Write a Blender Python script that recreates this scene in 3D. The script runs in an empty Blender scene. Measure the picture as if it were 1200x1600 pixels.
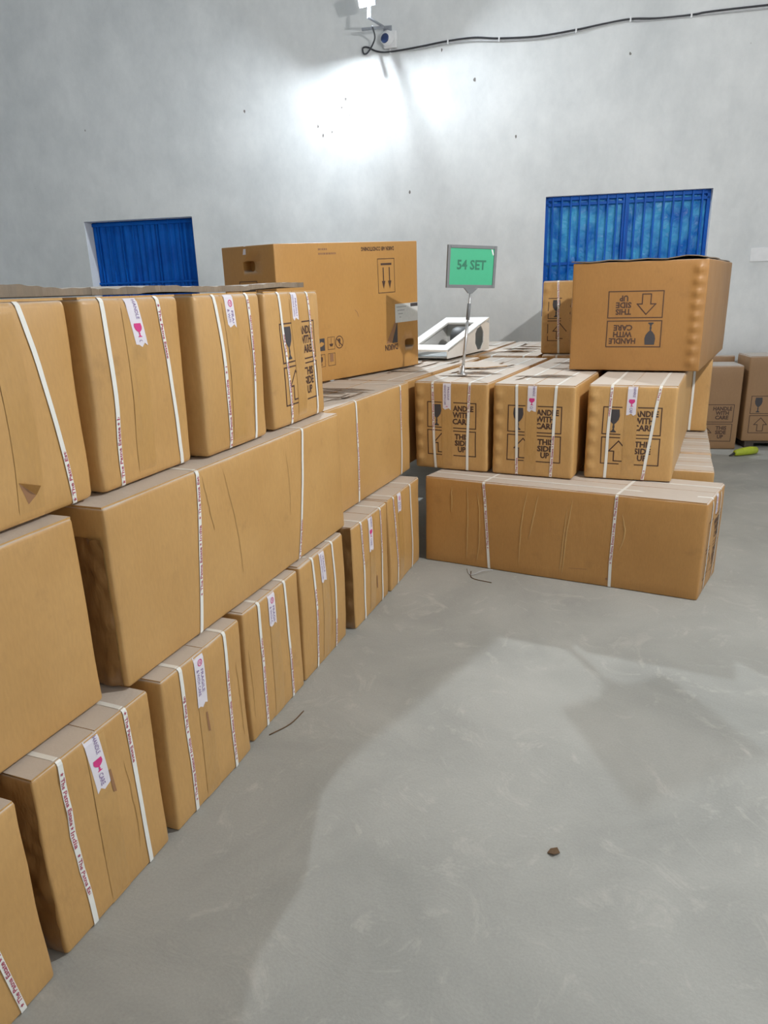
import bpy, bmesh, math, random
from mathutils import Vector, Matrix, noise

scene = bpy.context.scene
COL = scene.collection
R = math.radians

# ------------------------------------------------------------------ camera
cam_d = bpy.data.cameras.new('camera')
cam_d.sensor_fit = 'VERTICAL'
cam_d.sensor_height = 36.0
cam_d.lens = 1104.49 / 1600 * 36.0
cam_d.clip_start = 0.05
cam = bpy.data.objects.new('camera', cam_d)
COL.objects.link(cam)
_yaw, _pitch, _roll = R(-21.2989), R(17.5627), R(-1.7117)
_f = Vector((math.sin(_yaw)*math.cos(_pitch), math.cos(_yaw)*math.cos(_pitch), -math.sin(_pitch)))
_r = Vector((math.cos(_yaw), -math.sin(_yaw), 0))
_u = _r.cross(_f)
_rr = _r*math.cos(_roll) + _u*math.sin(_roll)
_uu = _u*math.cos(_roll) - _r*math.sin(_roll)
_m = Matrix((_rr, _uu, -_f)).transposed().to_4x4()
_m.translation = Vector((1.19826, -0.34336, 1.49434))
cam.matrix_world = _m
scene.camera = cam

# ------------------------------------------------------------------ world, exposure
world = bpy.data.worlds.new('world')
scene.world = world
world.use_nodes = True
world.node_tree.nodes['Background'].inputs[0].default_value = (0.93, 0.97, 1.0, 1)
world.node_tree.nodes['Background'].inputs[1].default_value = 2.0
vs = scene.view_settings
vs.view_transform = 'Standard'
vs.look = 'None'
vs.exposure = 0.06
vs.gamma = 1.0
vs.use_curve_mapping = False

LAMP_WALL_W = 205.0      # floodlight on the back wall
LAMP_SIDE_W = 222.0      # pendant bulb over the aisle, outside the frame
LAMP_SIDE_POS = (2.3, 2.50, 2.98)
FILL_TUBE_W = 30.0      # fill tube added outside the frame to brighten the back wall's left
FILL_TUBE_POS = (-3.5, 2.5, 4.9)

# ------------------------------------------------------------------ materials
def new_mat(name):
    m = bpy.data.materials.new(name)
    m.use_nodes = True
    nt = m.node_tree
    return m, nt, nt.nodes['Principled BSDF']

def N(nt, typ, **kw):
    n = nt.nodes.new(typ)
    for k, v in kw.items():
        setattr(n, k, v)
    return n

def lk(nt, a, b):
    nt.links.new(a, b)

def simple(name, col, rough=0.5, metal=0.0, var=0.08, scale=18.0, bump=0.0, coat=0.0):
    m, nt, b = new_mat(name)
    tc = N(nt, 'ShaderNodeTexCoord')
    no = N(nt, 'ShaderNodeTexNoise'); no.inputs['Scale'].default_value = scale; no.inputs['Detail'].default_value = 4
    lk(nt, tc.outputs['Object'], no.inputs['Vector'])
    mx = N(nt, 'ShaderNodeMix', data_type='RGBA')
    mx.inputs['A'].default_value = tuple(c*(1-var) for c in col) + (1,)
    mx.inputs['B'].default_value = tuple(min(1, c*(1+var)) for c in col) + (1,)
    lk(nt, no.outputs['Fac'], mx.inputs['Factor'])
    lk(nt, mx.outputs['Result'], b.inputs['Base Color'])
    b.inputs['Roughness'].default_value = rough
    b.inputs['Metallic'].default_value = metal
    b.inputs['Coat Weight'].default_value = coat
    if bump:
        bp = N(nt, 'ShaderNodeBump'); bp.inputs['Strength'].default_value = bump; bp.inputs['Distance'].default_value = 0.004
        lk(nt, no.outputs['Fac'], bp.inputs['Height']); lk(nt, bp.outputs['Normal'], b.inputs['Normal'])
    return m

def kraft(name, c1, c2, rough=0.55, dust=0.85, wrinkle=0.3, coat=0.2):
    """corrugated kraft board under clear wrap, with settled dust on upward faces"""
    m, nt, b = new_mat(name)
    tc = N(nt, 'ShaderNodeTexCoord')
    oi = N(nt, 'ShaderNodeObjectInfo')
    addv = N(nt, 'ShaderNodeVectorMath', operation='ADD')
    sc = N(nt, 'ShaderNodeMath', operation='MULTIPLY'); sc.inputs[1].default_value = 37.0
    lk(nt, oi.outputs['Random'], sc.inputs[0])
    lk(nt, tc.outputs['Object'], addv.inputs[0]); lk(nt, sc.outputs[0], addv.inputs[1])
    # mottling
    n1 = N(nt, 'ShaderNodeTexNoise'); n1.inputs['Scale'].default_value = 3.2; n1.inputs['Detail'].default_value = 5
    lk(nt, addv.outputs[0], n1.inputs['Vector'])
    mx = N(nt, 'ShaderNodeMix', data_type='RGBA')
    mx.inputs['A'].default_value = c1 + (1,); mx.inputs['B'].default_value = c2 + (1,)
    rmp = N(nt, 'ShaderNodeMapRange'); rmp.inputs[1].default_value = 0.3; rmp.inputs[2].default_value = 0.7
    lk(nt, n1.outputs['Fac'], rmp.inputs[0]); lk(nt, rmp.outputs[0], mx.inputs['Factor'])
    # board flutes and fibres
    mp = N(nt, 'ShaderNodeMapping'); mp.inputs['Scale'].default_value = (150, 150, 40)
    lk(nt, addv.outputs[0], mp.inputs['Vector'])
    n2 = N(nt, 'ShaderNodeTexNoise'); n2.inputs['Scale'].default_value = 1.0; n2.inputs['Detail'].default_value = 3
    lk(nt, mp.outputs[0], n2.inputs['Vector'])
    fib = N(nt, 'ShaderNodeMapRange'); fib.inputs[1].default_value = 0.25; fib.inputs[2].default_value = 0.75
    fib.inputs[3].default_value = 0.95; fib.inputs[4].default_value = 1.05
    lk(nt, n2.outputs['Fac'], fib.inputs[0])
    mul = N(nt, 'ShaderNodeMix', data_type='RGBA', blend_type='MULTIPLY'); mul.inputs['Factor'].default_value = 1
    lk(nt, mx.outputs['Result'], mul.inputs['A']); lk(nt, fib.outputs[0], mul.inputs['B'])
    # scuffs: dark irregular smudges
    n3 = N(nt, 'ShaderNodeTexNoise'); n3.inputs['Scale'].default_value = 7.5; n3.inputs['Detail'].default_value = 7; n3.inputs['Roughness'].default_value = 0.65
    lk(nt, addv.outputs[0], n3.inputs['Vector'])
    r3 = N(nt, 'ShaderNodeMapRange'); r3.inputs[1].default_value = 0.60; r3.inputs[2].default_value = 0.78; r3.inputs[3].default_value = 0; r3.inputs[4].default_value = 0.35
    lk(nt, n3.outputs['Fac'], r3.inputs[0])
    mx3 = N(nt, 'ShaderNodeMix', data_type='RGBA'); mx3.inputs['B'].default_value = (c1[0]*0.45, c1[1]*0.45, c1[2]*0.5, 1)
    lk(nt, r3.outputs[0], mx3.inputs['Factor']); lk(nt, mul.outputs['Result'], mx3.inputs['A'])
    # dust by facing up
    ge = N(nt, 'ShaderNodeNewGeometry'); sx = N(nt, 'ShaderNodeSeparateXYZ')
    lk(nt, ge.outputs['Normal'], sx.inputs[0])
    dn = N(nt, 'ShaderNodeTexNoise'); dn.inputs['Scale'].default_value = 9; dn.inputs['Detail'].default_value = 5
    lk(nt, addv.outputs[0], dn.inputs['Vector'])
    dm = N(nt, 'ShaderNodeMath', operation='MULTIPLY_ADD'); dm.inputs[1].default_value = 0.5; 
    lk(nt, dn.outputs['Fac'], dm.inputs[0]); lk(nt, sx.outputs['Z'], dm.inputs[2])
    dr = N(nt, 'ShaderNodeMapRange'); dr.inputs[1].default_value = 0.62; dr.inputs[2].default_value = 1.1; dr.inputs[3].default_value = 0; dr.inputs[4].default_value = dust
    lk(nt, dm.outputs[0], dr.inputs[0])
    md = N(nt, 'ShaderNodeMix', data_type='RGBA'); md.inputs['B'].default_value = (0.57, 0.53, 0.485, 1)
    lk(nt, dr.outputs[0], md.inputs['Factor']); lk(nt, mx3.outputs['Result'], md.inputs['A'])
    lk(nt, md.outputs['Result'], b.inputs['Base Color'])
    # bump: stretched wrinkles + flutes
    mp2 = N(nt, 'ShaderNodeMapping'); mp2.inputs['Scale'].default_value = (9, 9, 3.5)
    lk(nt, addv.outputs[0], mp2.inputs['Vector'])
    n4 = N(nt, 'ShaderNodeTexNoise'); n4.inputs['Scale'].default_value = 1.0; n4.inputs['Detail'].default_value = 4; n4.inputs['Distortion'].default_value = 0.4
    lk(nt, mp2.outputs[0], n4.inputs['Vector'])
    bp = N(nt, 'ShaderNodeBump'); bp.inputs['Strength'].default_value = wrinkle; bp.inputs['Distance'].default_value = 0.012
    lk(nt, n4.outputs['Fac'], bp.inputs['Height'])
    bp2 = N(nt, 'ShaderNodeBump'); bp2.inputs['Strength'].default_value = 0.12; bp2.inputs['Distance'].default_value = 0.003
    lk(nt, n2.outputs['Fac'], bp2.inputs['Height']); lk(nt, bp.outputs['Normal'], bp2.inputs['Normal'])
    lk(nt, bp2.outputs['Normal'], b.inputs['Normal'])
    rr = N(nt, 'ShaderNodeMapRange'); rr.inputs[3].default_value = rough; rr.inputs[4].default_value = 0.85
    lk(nt, dr.outputs[0], rr.inputs[0]); lk(nt, rr.outputs[0], b.inputs['Roughness'])
    b.inputs['Coat Weight'].default_value = coat
    b.inputs['Coat Roughness'].default_value = 0.28
    lk(nt, bp.outputs['Normal'], b.inputs['Coat Normal'])
    return m

M = {}
M['kraft'] = kraft('kraft_carton', (0.49, 0.278, 0.094), (0.56, 0.330, 0.120))
M['kraft_dark'] = kraft('kraft_carton_brown', (0.45, 0.228, 0.064), (0.49, 0.255, 0.076), wrinkle=0.35)
M['kraft_plain'] = kraft('kraft_plain', (0.47, 0.240, 0.064), (0.51, 0.270, 0.076), wrinkle=0.12, coat=0.1, dust=0.6)
M['kraft_back'] = kraft('kraft_darkened', (0.30, 0.175, 0.085), (0.34, 0.20, 0.10), wrinkle=0.15, coat=0.05)  # board colour lowered to stand in for weaker light by the back wall
M['kraft_grey'] = kraft('weathered_board', (0.17, 0.13, 0.09), (0.27, 0.21, 0.15), wrinkle=0.5, coat=0.0, dust=0.95)
M['tape_brown'] = kraft('brown_packing_tape', (0.49, 0.280, 0.094), (0.53, 0.312, 0.108), rough=0.3, wrinkle=0.6, coat=0.5, dust=0.7)
M['tape_crumpled'] = kraft('crumpled_brown_tape', (0.22, 0.115, 0.042), (0.34, 0.185, 0.07), rough=0.22, wrinkle=1.0, coat=0.9, dust=0.5)
M['kraft_top'] = kraft('kraft_upturned', (0.335, 0.162, 0.044), (0.37, 0.183, 0.050), wrinkle=0.12, coat=0.08, dust=0.6)
M['ink'] = simple('brown_black_ink', (0.075, 0.038, 0.026), 0.6)
M['ink_grey'] = simple('grey_black_ink', (0.055, 0.05, 0.055), 0.6)
M['ink_pale'] = simple('pale_brown_ink', (0.30, 0.155, 0.075), 0.6)
M['strap'] = simple('white_strap', (0.80, 0.80, 0.76), 0.35, var=0.04)
M['strap_pink'] = simple('pink_strap_ink', (0.42, 0.075, 0.13), 0.5)
M['tape_white'] = simple('lavender_white_tape', (0.74, 0.71, 0.78), 0.35, var=0.06, bump=0.2)
M['tape_pink'] = simple('magenta_ink', (0.62, 0.04, 0.22), 0.5)
M['tape_purple'] = simple('purple_ink', (0.26, 0.18, 0.36), 0.5)
M['label'] = simple('grey_white_paper', (0.62, 0.63, 0.62), 0.6, var=0.1, scale=60)
M['black_cable'] = simple('black_cable', (0.035, 0.037, 0.045), 0.45)
M['grey_cable'] = simple('grey_cable', (0.45, 0.46, 0.48), 0.5)
M['white_plastic'] = simple('white_plastic', (0.80, 0.81, 0.83), 0.35)
M['grey_metal'] = simple('grey_metal', (0.36, 0.38, 0.42), 0.4, metal=0.6)
M['steel'] = simple('dull_steel', (0.55, 0.56, 0.57), 0.32, metal=0.85)
M['frame_grey'] = simple('grey_plastic', (0.17, 0.18, 0.19), 0.45)
M['green'] = simple('green_paper', (0.050, 0.42, 0.225), 0.45, var=0.05, scale=30)
M['green_ink'] = simple('dark_green_ink', (0.022, 0.17, 0.10), 0.6)
M['lens'] = simple('dark_lens', (0.03, 0.055, 0.16), 0.15)
M['casing'] = simple('white_painted_metal', (0.84, 0.84, 0.82), 0.4, var=0.04)
M['casing_dark'] = simple('dark_inner_metal', (0.10, 0.105, 0.11), 0.5)
M['casing_grey'] = simple('grey_inner_metal', (0.42, 0.44, 0.44), 0.5)
M['lime'] = simple('lime_yellow_plastic', (0.40, 0.48, 0.03), 0.4, var=0.2, scale=30, bump=0.4)
M['black_rubber'] = simple('black_rubber', (0.02, 0.02, 0.02), 0.6)
M['leaf'] = simple('dry_leaf', (0.13, 0.075, 0.035), 0.8, var=0.3, scale=60)
M['pallet'] = simple('dark_timber', (0.07, 0.055, 0.045), 0.8, var=0.3)
M['roof'] = simple('grey_roof_sheet', (0.42, 0.43, 0.43), 0.6)

def wall_mat():
    m, nt, b = new_mat('whitewashed_plaster')
    tc = N(nt, 'ShaderNodeTexCoord')
    n1 = N(nt, 'ShaderNodeTexNoise'); n1.inputs['Scale'].default_value = 0.9; n1.inputs['Detail'].default_value = 8; n1.inputs['Roughness'].default_value = 0.62
    lk(nt, tc.outputs['Object'], n1.inputs['Vector'])
    mp = N(nt, 'ShaderNodeMapping'); mp.inputs['Scale'].default_value = (3, 3, 2.0)
    lk(nt, tc.outputs['Object'], mp.inputs['Vector'])
    n2 = N(nt, 'ShaderNodeTexNoise'); n2.inputs['Scale'].default_value = 1.0; n2.inputs['Detail'].default_value = 8; n2.inputs['Roughness'].default_value = 0.7
    lk(nt, mp.outputs[0], n2.inputs['Vector'])
    cr = N(nt, 'ShaderNodeValToRGB')
    cr.color_ramp.elements[0].position = 0.36; cr.color_ramp.elements[0].color = (0.635, 0.66, 0.675, 1)
    cr.color_ramp.elements[1].position = 0.60; cr.color_ramp.elements[1].color = (0.79, 0.81, 0.82, 1)
    mxf = N(nt, 'ShaderNodeMath', operation='MULTIPLY_ADD'); mxf.inputs[1].default_value = 0.5
    hf = N(nt, 'ShaderNodeMath', operation='MULTIPLY'); hf.inputs[1].default_value = 0.5
    lk(nt, n2.outputs['Fac'], hf.inputs[0]); lk(nt, n1.outputs['Fac'], mxf.inputs[0]); lk(nt, hf.outputs[0], mxf.inputs[2])
    lk(nt, mxf.outputs[0], cr.inputs['Fac'])
    # small chips of missing paint
    v = N(nt, 'ShaderNodeTexVoronoi'); v.inputs['Scale'].default_value = 2.3
    lk(nt, tc.outputs['Object'], v.inputs['Vector'])
    vr = N(nt, 'ShaderNodeMapRange'); vr.inputs[1].default_value = 0.022; vr.inputs[2].default_value = 0.03; vr.inputs[3].default_value = 0.75; vr.inputs[4].default_value = 0
    lk(nt, v.outputs['Distance'], vr.inputs[0])
    mx = N(nt, 'ShaderNodeMix', data_type='RGBA'); mx.inputs['B'].default_value = (0.28, 0.27, 0.26, 1)
    lk(nt, vr.outputs[0], mx.inputs['Factor']); lk(nt, cr.outputs['Color'], mx.inputs['A'])
    lk(nt, mx.outputs['Result'], b.inputs['Base Color'])
    b.inputs['Roughness'].default_value = 0.75
    b.inputs['Specular IOR Level'].default_value = 0.3
    bp = N(nt, 'ShaderNodeBump'); bp.inputs['Strength'].default_value = 0.35; bp.inputs['Distance'].default_value = 0.02
    lk(nt, mxf.outputs[0], bp.inputs['Height']); lk(nt, bp.outputs['Normal'], b.inputs['Normal'])
    return m
M['wall'] = wall_mat()

def floor_mat():
    m, nt, b = new_mat('dusty_concrete')
    tc = N(nt, 'ShaderNodeTexCoord')
    n1 = N(nt, 'ShaderNodeTexNoise'); n1.inputs['Scale'].default_value = 1.6; n1.inputs['Detail'].default_value = 9; n1.inputs['Roughness'].default_value = 0.6; n1.inputs['Distortion'].default_value = 0.5
    lk(nt, tc.outputs['Object'], n1.inputs['Vector'])
    n2 = N(nt, 'ShaderNodeTexNoise'); n2.inputs['Scale'].default_value = 4.2; n2.inputs['Detail'].default_value = 6; n2.inputs['Roughness'].default_value = 0.68; n2.inputs['Distortion'].default_value = 2.2
    lk(nt, tc.outputs['Object'], n2.inputs['Vector'])
    n3 = N(nt, 'ShaderNodeTexNoise'); n3.inputs['Scale'].default_value = 140; n3.inputs['Detail'].default_value = 2
    lk(nt, tc.outputs['Object'], n3.inputs['Vector'])
    cr = N(nt, 'ShaderNodeValToRGB')
    e = cr.color_ramp.elements
    e[0].position = 0.30; e[0].color = (0.305, 0.312, 0.295, 1)
    e[1].position = 0.68; e[1].color = (0.420, 0.423, 0.400, 1)
    lk(nt, n1.outputs['Fac'], cr.inputs['Fac'])
    # pale smears of dust
    r2 = N(nt, 'ShaderNodeMapRange'); r2.inputs[1].default_value = 0.56; r2.inputs[2].default_value = 0.74; r2.inputs[3].default_value = 0; r2.inputs[4].default_value = 0.55
    lk(nt, n2.outputs['Fac'], r2.inputs[0])
    mx = N(nt, 'ShaderNodeMix', data_type='RGBA'); mx.inputs['B'].default_value = (0.55, 0.535, 0.50, 1)
    lk(nt, r2.outputs[0], mx.inputs['Factor']); lk(nt, cr.outputs['Color'], mx.inputs['A'])
    mr = N(nt, 'ShaderNodeMapRange'); mr.inputs[3].default_value = 0.9; mr.inputs[4].default_value = 1.1
    lk(nt, n3.outputs['Fac'], mr.inputs[0])
    mu = N(nt, 'ShaderNodeMix', data_type='RGBA', blend_type='MULTIPLY'); mu.inputs['Factor'].default_value = 1
    lk(nt, mx.outputs['Result'], mu.inputs['A']); lk(nt, mr.outputs[0], mu.inputs['B'])
    lk(nt, mu.outputs['Result'], b.inputs['Base Color'])
    b.inputs['Roughness'].default_value = 0.7
    b.inputs['Specular IOR Level'].default_value = 0.25
    bp = N(nt, 'ShaderNodeBump'); bp.inputs['Strength'].default_value = 0.25; bp.inputs['Distance'].default_value = 0.01
    lk(nt, n2.outputs['Fac'], bp.inputs['Height'])
    bp2 = N(nt, 'ShaderNodeBump'); bp2.inputs['Strength'].default_value = 0.15; bp2.inputs['Distance'].default_value = 0.002
    lk(nt, n3.outputs['Fac'], bp2.inputs['Height']); lk(nt, bp.outputs['Normal'], bp2.inputs['Normal'])
    lk(nt, bp2.outputs['Normal'], b.inputs['Normal'])
    return m
M['floor'] = floor_mat()

def blue_mat(name, c1, c2, rough, crinkle):
    m, nt, b = new_mat(name)
    tc = N(nt, 'ShaderNodeTexCoord')
    n1 = N(nt, 'ShaderNodeTexNoise'); n1.inputs['Scale'].default_value = 4.0; n1.inputs['Detail'].default_value = 6; n1.inputs['Distortion'].default_value = 0.6
    lk(nt, tc.outputs['Object'], n1.inputs['Vector'])
    mx = N(nt, 'ShaderNodeMix', data_type='RGBA'); mx.inputs['A'].default_value = c1 + (1,); mx.inputs['B'].default_value = c2 + (1,)
    rm_ = N(nt, 'ShaderNodeMapRange'); rm_.inputs[1].default_value = 0.38; rm_.inputs[2].default_value = 0.62
    lk(nt, n1.outputs['Fac'], rm_.inputs[0]); lk(nt, rm_.outputs[0], mx.inputs['Factor'])
    lk(nt, mx.outputs['Result'], b.inputs['Base Color'])
    b.inputs['Roughness'].default_value = rough
    b.inputs['Specular IOR Level'].default_value = 0.18
    if crinkle:
        n2 = N(nt, 'ShaderNodeTexNoise'); n2.inputs['Scale'].default_value = 14; n2.inputs['Detail'].default_value = 5; n2.inputs['Distortion'].default_value = 1.2
        lk(nt, tc.outputs['Object'], n2.inputs['Vector'])
        bp = N(nt, 'ShaderNodeBump'); bp.inputs['Strength'].default_value = crinkle; bp.inputs['Distance'].default_value = 0.02
        lk(nt, n2.outputs['Fac'], bp.inputs['Height']); lk(nt, bp.outputs['Normal'], b.inputs['Normal'])
    return m
M['blue_cloth'] = blue_mat('blue_pleated_sheet', (0.001, 0.10, 0.50), (0.002, 0.135, 0.60), 0.6, 0.1)
M['blue_film'] = blue_mat('blue_film_pane', (0.001, 0.16, 0.62), (0.08, 0.50, 0.85), 0.2, 0.7)  # pale cyan patches paint in reflections and daylight behind the panes
M['blue_paint'] = blue_mat('blue_painted_bar', (0.000, 0.10, 0.50), (0.001, 0.13, 0.58), 0.45, 0.0)

def emit(name, col, strength):
    m, nt, b = new_mat(name)
    b.inputs['Base Color'].default_value = (0.9, 0.9, 0.9, 1)
    b.inputs['Emission Color'].default_value = col + (1,)
    b.inputs['Emission Strength'].default_value = strength
    return m

# ------------------------------------------------------------------ helpers
def link(name, mesh, mat, parent=None, smooth=False):
    mesh.name = name
    o = bpy.data.objects.new(name, mesh)
    COL.objects.link(o)
    if mat is not None and not mesh.materials:
        mesh.materials.append(M[mat] if isinstance(mat, str) else mat)
    if parent is not None:
        o.parent = parent
    if smooth:
        mesh.polygons.foreach_set('use_smooth', [True]*len(mesh.polygons))
    return o

def from_py(verts, faces):
    me = bpy.data.meshes.new('m')
    me.from_pydata([tuple(v) for v in verts], [], faces)
    me.validate(); me.update()
    return me

def empty(name, label, cat, loc=(0, 0, 0), yaw=0.0, group=None):
    o = bpy.data.objects.new(name, None)
    COL.objects.link(o)
    o.empty_display_size = 0.1
    o.location = loc
    o.rotation_euler = (0, 0, yaw)
    return tag(o, label, cat, group)

def tag(o, label, cat, group=None):
    o['label'] = label; o['category'] = cat
    if group: o['group'] = group
    return o

def struct(o):
    o['kind'] = 'structure'
    return o

def bm_box(bm, lo, hi, bevel=0.0):
    vs_ = [bm.verts.new((x, y, z)) for x in (lo[0], hi[0]) for y in (lo[1], hi[1]) for z in (lo[2], hi[2])]
    idx = [(0, 1, 3, 2), (4, 6, 7, 5), (0, 4, 5, 1), (2, 3, 7, 6), (0, 2, 6, 4), (1, 5, 7, 3)]
    fs = [bm.faces.new([vs_[i] for i in f]) for f in idx]
    if bevel:
        es = list({e for f in fs for e in f.edges})
        bmesh.ops.bevel(bm, geom=es, offset=bevel, segments=2, affect='EDGES', profile=0.6)

def bm_mesh(bm):
    bmesh.ops.recalc_face_normals(bm, faces=bm.faces)
    me = bpy.data.meshes.new('m'); bm.to_mesh(me); bm.free()
    return me

def box_mesh(lo, hi, bevel=0.0):
    bm = bmesh.new(); bm_box(bm, lo, hi, bevel)
    return bm_mesh(bm)

def tube_mesh(pts, rad, seg=8, closed=False):
    pts = [Vector(p) for p in pts]
    rads = rad if isinstance(rad, (list, tuple)) else [rad]*len(pts)
    verts, faces = [], []
    up = Vector((0.31, 0.17, 0.93)).normalized()
    for i, p in enumerate(pts):
        t = (pts[min(i+1, len(pts)-1)] - pts[max(i-1, 0)]).normalized()
        a = t.cross(up)
        if a.length < 1e-4: a = t.cross(Vector((1, 0, 0)))
        a.normalize(); b_ = t.cross(a)
        for k in range(seg):
            an = 2*math.pi*k/seg
            verts.append(p + (a*math.cos(an) + b_*math.sin(an))*rads[i])
    for i in range(len(pts)-1):
        for k in range(seg):
            k2 = (k+1) % seg
            faces.append((i*seg+k, i*seg+k2, (i+1)*seg+k2, (i+1)*seg+k))
    faces.append(tuple(range(seg))[::-1]); faces.append(tuple((len(pts)-1)*seg+k for k in range(seg)))
    me = from_py(verts, faces)
    bm = bmesh.new(); bm.from_mesh(me); bmesh.ops.recalc_face_normals(bm, faces=bm.faces); bm.to_mesh(me); bm.free()
    return me

def lathe_mesh(prof, seg=20):
    """profile of (radius, z) turned about z"""
    verts, faces = [], []
    for r_, z in prof:
        for k in range(seg):
            a = 2*math.pi*k/seg
            verts.append((r_*math.cos(a), r_*math.sin(a), z))
    for i in range(len(prof)-1):
        for k in range(seg):
            k2 = (k+1) % seg
            faces.append((i*seg+k, i*seg+k2, (i+1)*seg+k2, (i+1)*seg+k))
    faces.append(tuple(range(seg))[::-1]); faces.append(tuple((len(prof)-1)*seg+k for k in range(seg)))
    return from_py(verts, faces)

def smooth_path(pts, n=8):
    """Catmull-Rom through pts"""
    P = [Vector(p) for p in pts]
    P = [P[0]*2-P[1]] + P + [P[-1]*2-P[-2]]
    out = []
    for i in range(1, len(P)-2):
        for k in range(n):
            t = k/n
            a, b_, c, d = P[i-1], P[i], P[i+1], P[i+2]
            out.append(0.5*((2*b_) + (c-a)*t + (2*a-5*b_+4*c-d)*t*t + (3*b_-a-3*c+d)*t**3))
    out.append(P[-2])
    return out

# --- flat artwork: (verts2d, faces)
_txt = {}
def text2d(s, bold=0.02):
    key = (s, bold)
    if key in _txt: return _txt[key]
    cu = bpy.data.curves.new('txt', 'FONT')
    cu.body = s; cu.size = 1.0; cu.dimensions = '2D'; cu.fill_mode = 'FRONT'; cu.resolution_u = 2; cu.offset = bold
    ob = bpy.data.objects.new('txt', cu); COL.objects.link(ob)
    dg = bpy.context.evaluated_depsgraph_get()
    me = bpy.data.meshes.new_from_object(ob.evaluated_get(dg))
    v = [(a.co.x, a.co.y) for a in me.vertices]; f = [tuple(p.vertices) for p in me.polygons]
    bpy.data.objects.remove(ob); bpy.data.curves.remove(cu); bpy.data.meshes.remove(me)
    x0, x1 = min(a[0] for a in v), max(a[0] for a in v); y0 = 0.0; y1 = max(a[1] for a in v)
    v = [((a[0]-x0)/(x1-x0), (a[1]-y0)/(y1-y0)) for a in v]     # unit box, baseline at 0
    _txt[key] = (v, f, (x1-x0)/(y1-y0))
    return _txt[key]

class Art:
    """polygons in a plane; x right, y up, metres"""
    def __init__(self): self.v = []; self.f = []
    def add(self, v, f):
        n = len(self.v); self.v += [tuple(a) for a in v]; self.f += [tuple(i+n for i in p) for p in f]
        return self
    def poly(self, pts): return self.add(pts, [tuple(range(len(pts)))])
    def rect(self, x0, y0, x1, y1, step=0.03):
        nx = max(1, math.ceil(abs(x1-x0)/step)); ny = max(1, math.ceil(abs(y1-y0)/step))
        v = [(x0+(x1-x0)*i/nx, y0+(y1-y0)*j/ny) for j in range(ny+1) for i in range(nx+1)]
        f = [(j*(nx+1)+i, j*(nx+1)+i+1, (j+1)*(nx+1)+i+1, (j+1)*(nx+1)+i) for j in range(ny) for i in range(nx)]
        return self.add(v, f)
    def frame(self, x0, y0, x1, y1, th, gap=None):
        """rectangle outline; gap=(ga,gb) leaves the horizontal lines open there"""
        for y in (y0, y1-th):
            if gap:
                self.rect(x0, y, gap[0], y+th); self.rect(gap[1], y, x1, y+th)
            else: self.rect(x0, y, x1, y+th)
        self.rect(x0, y0, x0+th, y1); self.rect(x1-th, y0, x1, y1)
        return self
    def line(self, a, b, th):
        a = Vector(a); b = Vector(b); d = (b-a).normalized(); n = Vector((-d.y, d.x))*th/2; a = a-d*th/2; b = b+d*th/2
        return self.poly([a-n, b-n, b+n, a+n])
    def outline(self, pts, th):
        for i in range(len(pts)): self.line(pts[i], pts[(i+1) % len(pts)], th)
        return self
    def text(self, s, cx, y, h, w=None, bold=0.02, align='c'):
        v, f, asp = text2d(s, bold)
        w = w or asp*h
        x = cx - w/2 if align == 'c' else cx
        return self.add([(x+a*w, y+b*h) for a, b in v], f)
    def disc(self, cx, cy, r, n=20): return self.poly([(cx+r*math.cos(2*math.pi*k/n), cy+r*math.sin(2*math.pi*k/n)) for k in range(n)])
    def ring(self, cx, cy, r, th, n=20):
        v = []
        for k in range(n):
            a = 2*math.pi*k/n
            v += [(cx+r*math.cos(a), cy+r*math.sin(a)), (cx+(r-th)*math.cos(a), cy+(r-th)*math.sin(a))]
        return self.add(v, [(2*k, 2*((k+1) % n), 2*((k+1) % n)+1, 2*k+1) for k in range(n)])
    def star(self, cx, cy, r):
        pts = [(cx+(r if k % 2 == 0 else r*0.42)*math.sin(math.pi*k/5), cy+(r if k % 2 == 0 else r*0.42)*math.cos(math.pi*k/5)) for k in range(10)]
        return self.add([(cx, cy)]+pts, [(0, 1+(k+1) % 10, 1+k) for k in range(10)])
    def goblet(self, cx, y, h, w):
        prof = [(0, .5), (.05, .5), (.09, .22), (.16, .12), (.24, .2), (.30, .14), (.36, .12), (.42, .42), (.55, .82), (.72, 1), (1, .88)]
        v = []
        for t, k in prof: v += [(cx-k*w/2, y+t*h), (cx+k*w/2, y+t*h)]
        return self.add(v, [(2*i, 2*i+1, 2*i+3, 2*i+2) for i in range(len(prof)-1)])
    def xf(self, scale=1.0, rot=0.0, ox=0.0, oy=0.0, sx=1.0):
        c, s = math.cos(rot), math.sin(rot)
        self.v = [(ox+scale*(c*a*sx-s*b), oy+scale*(s*a*sx+c*b)) for a, b in self.v]
        return self
    def merge(self, o): return self.add(o.v, o.f)

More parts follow.
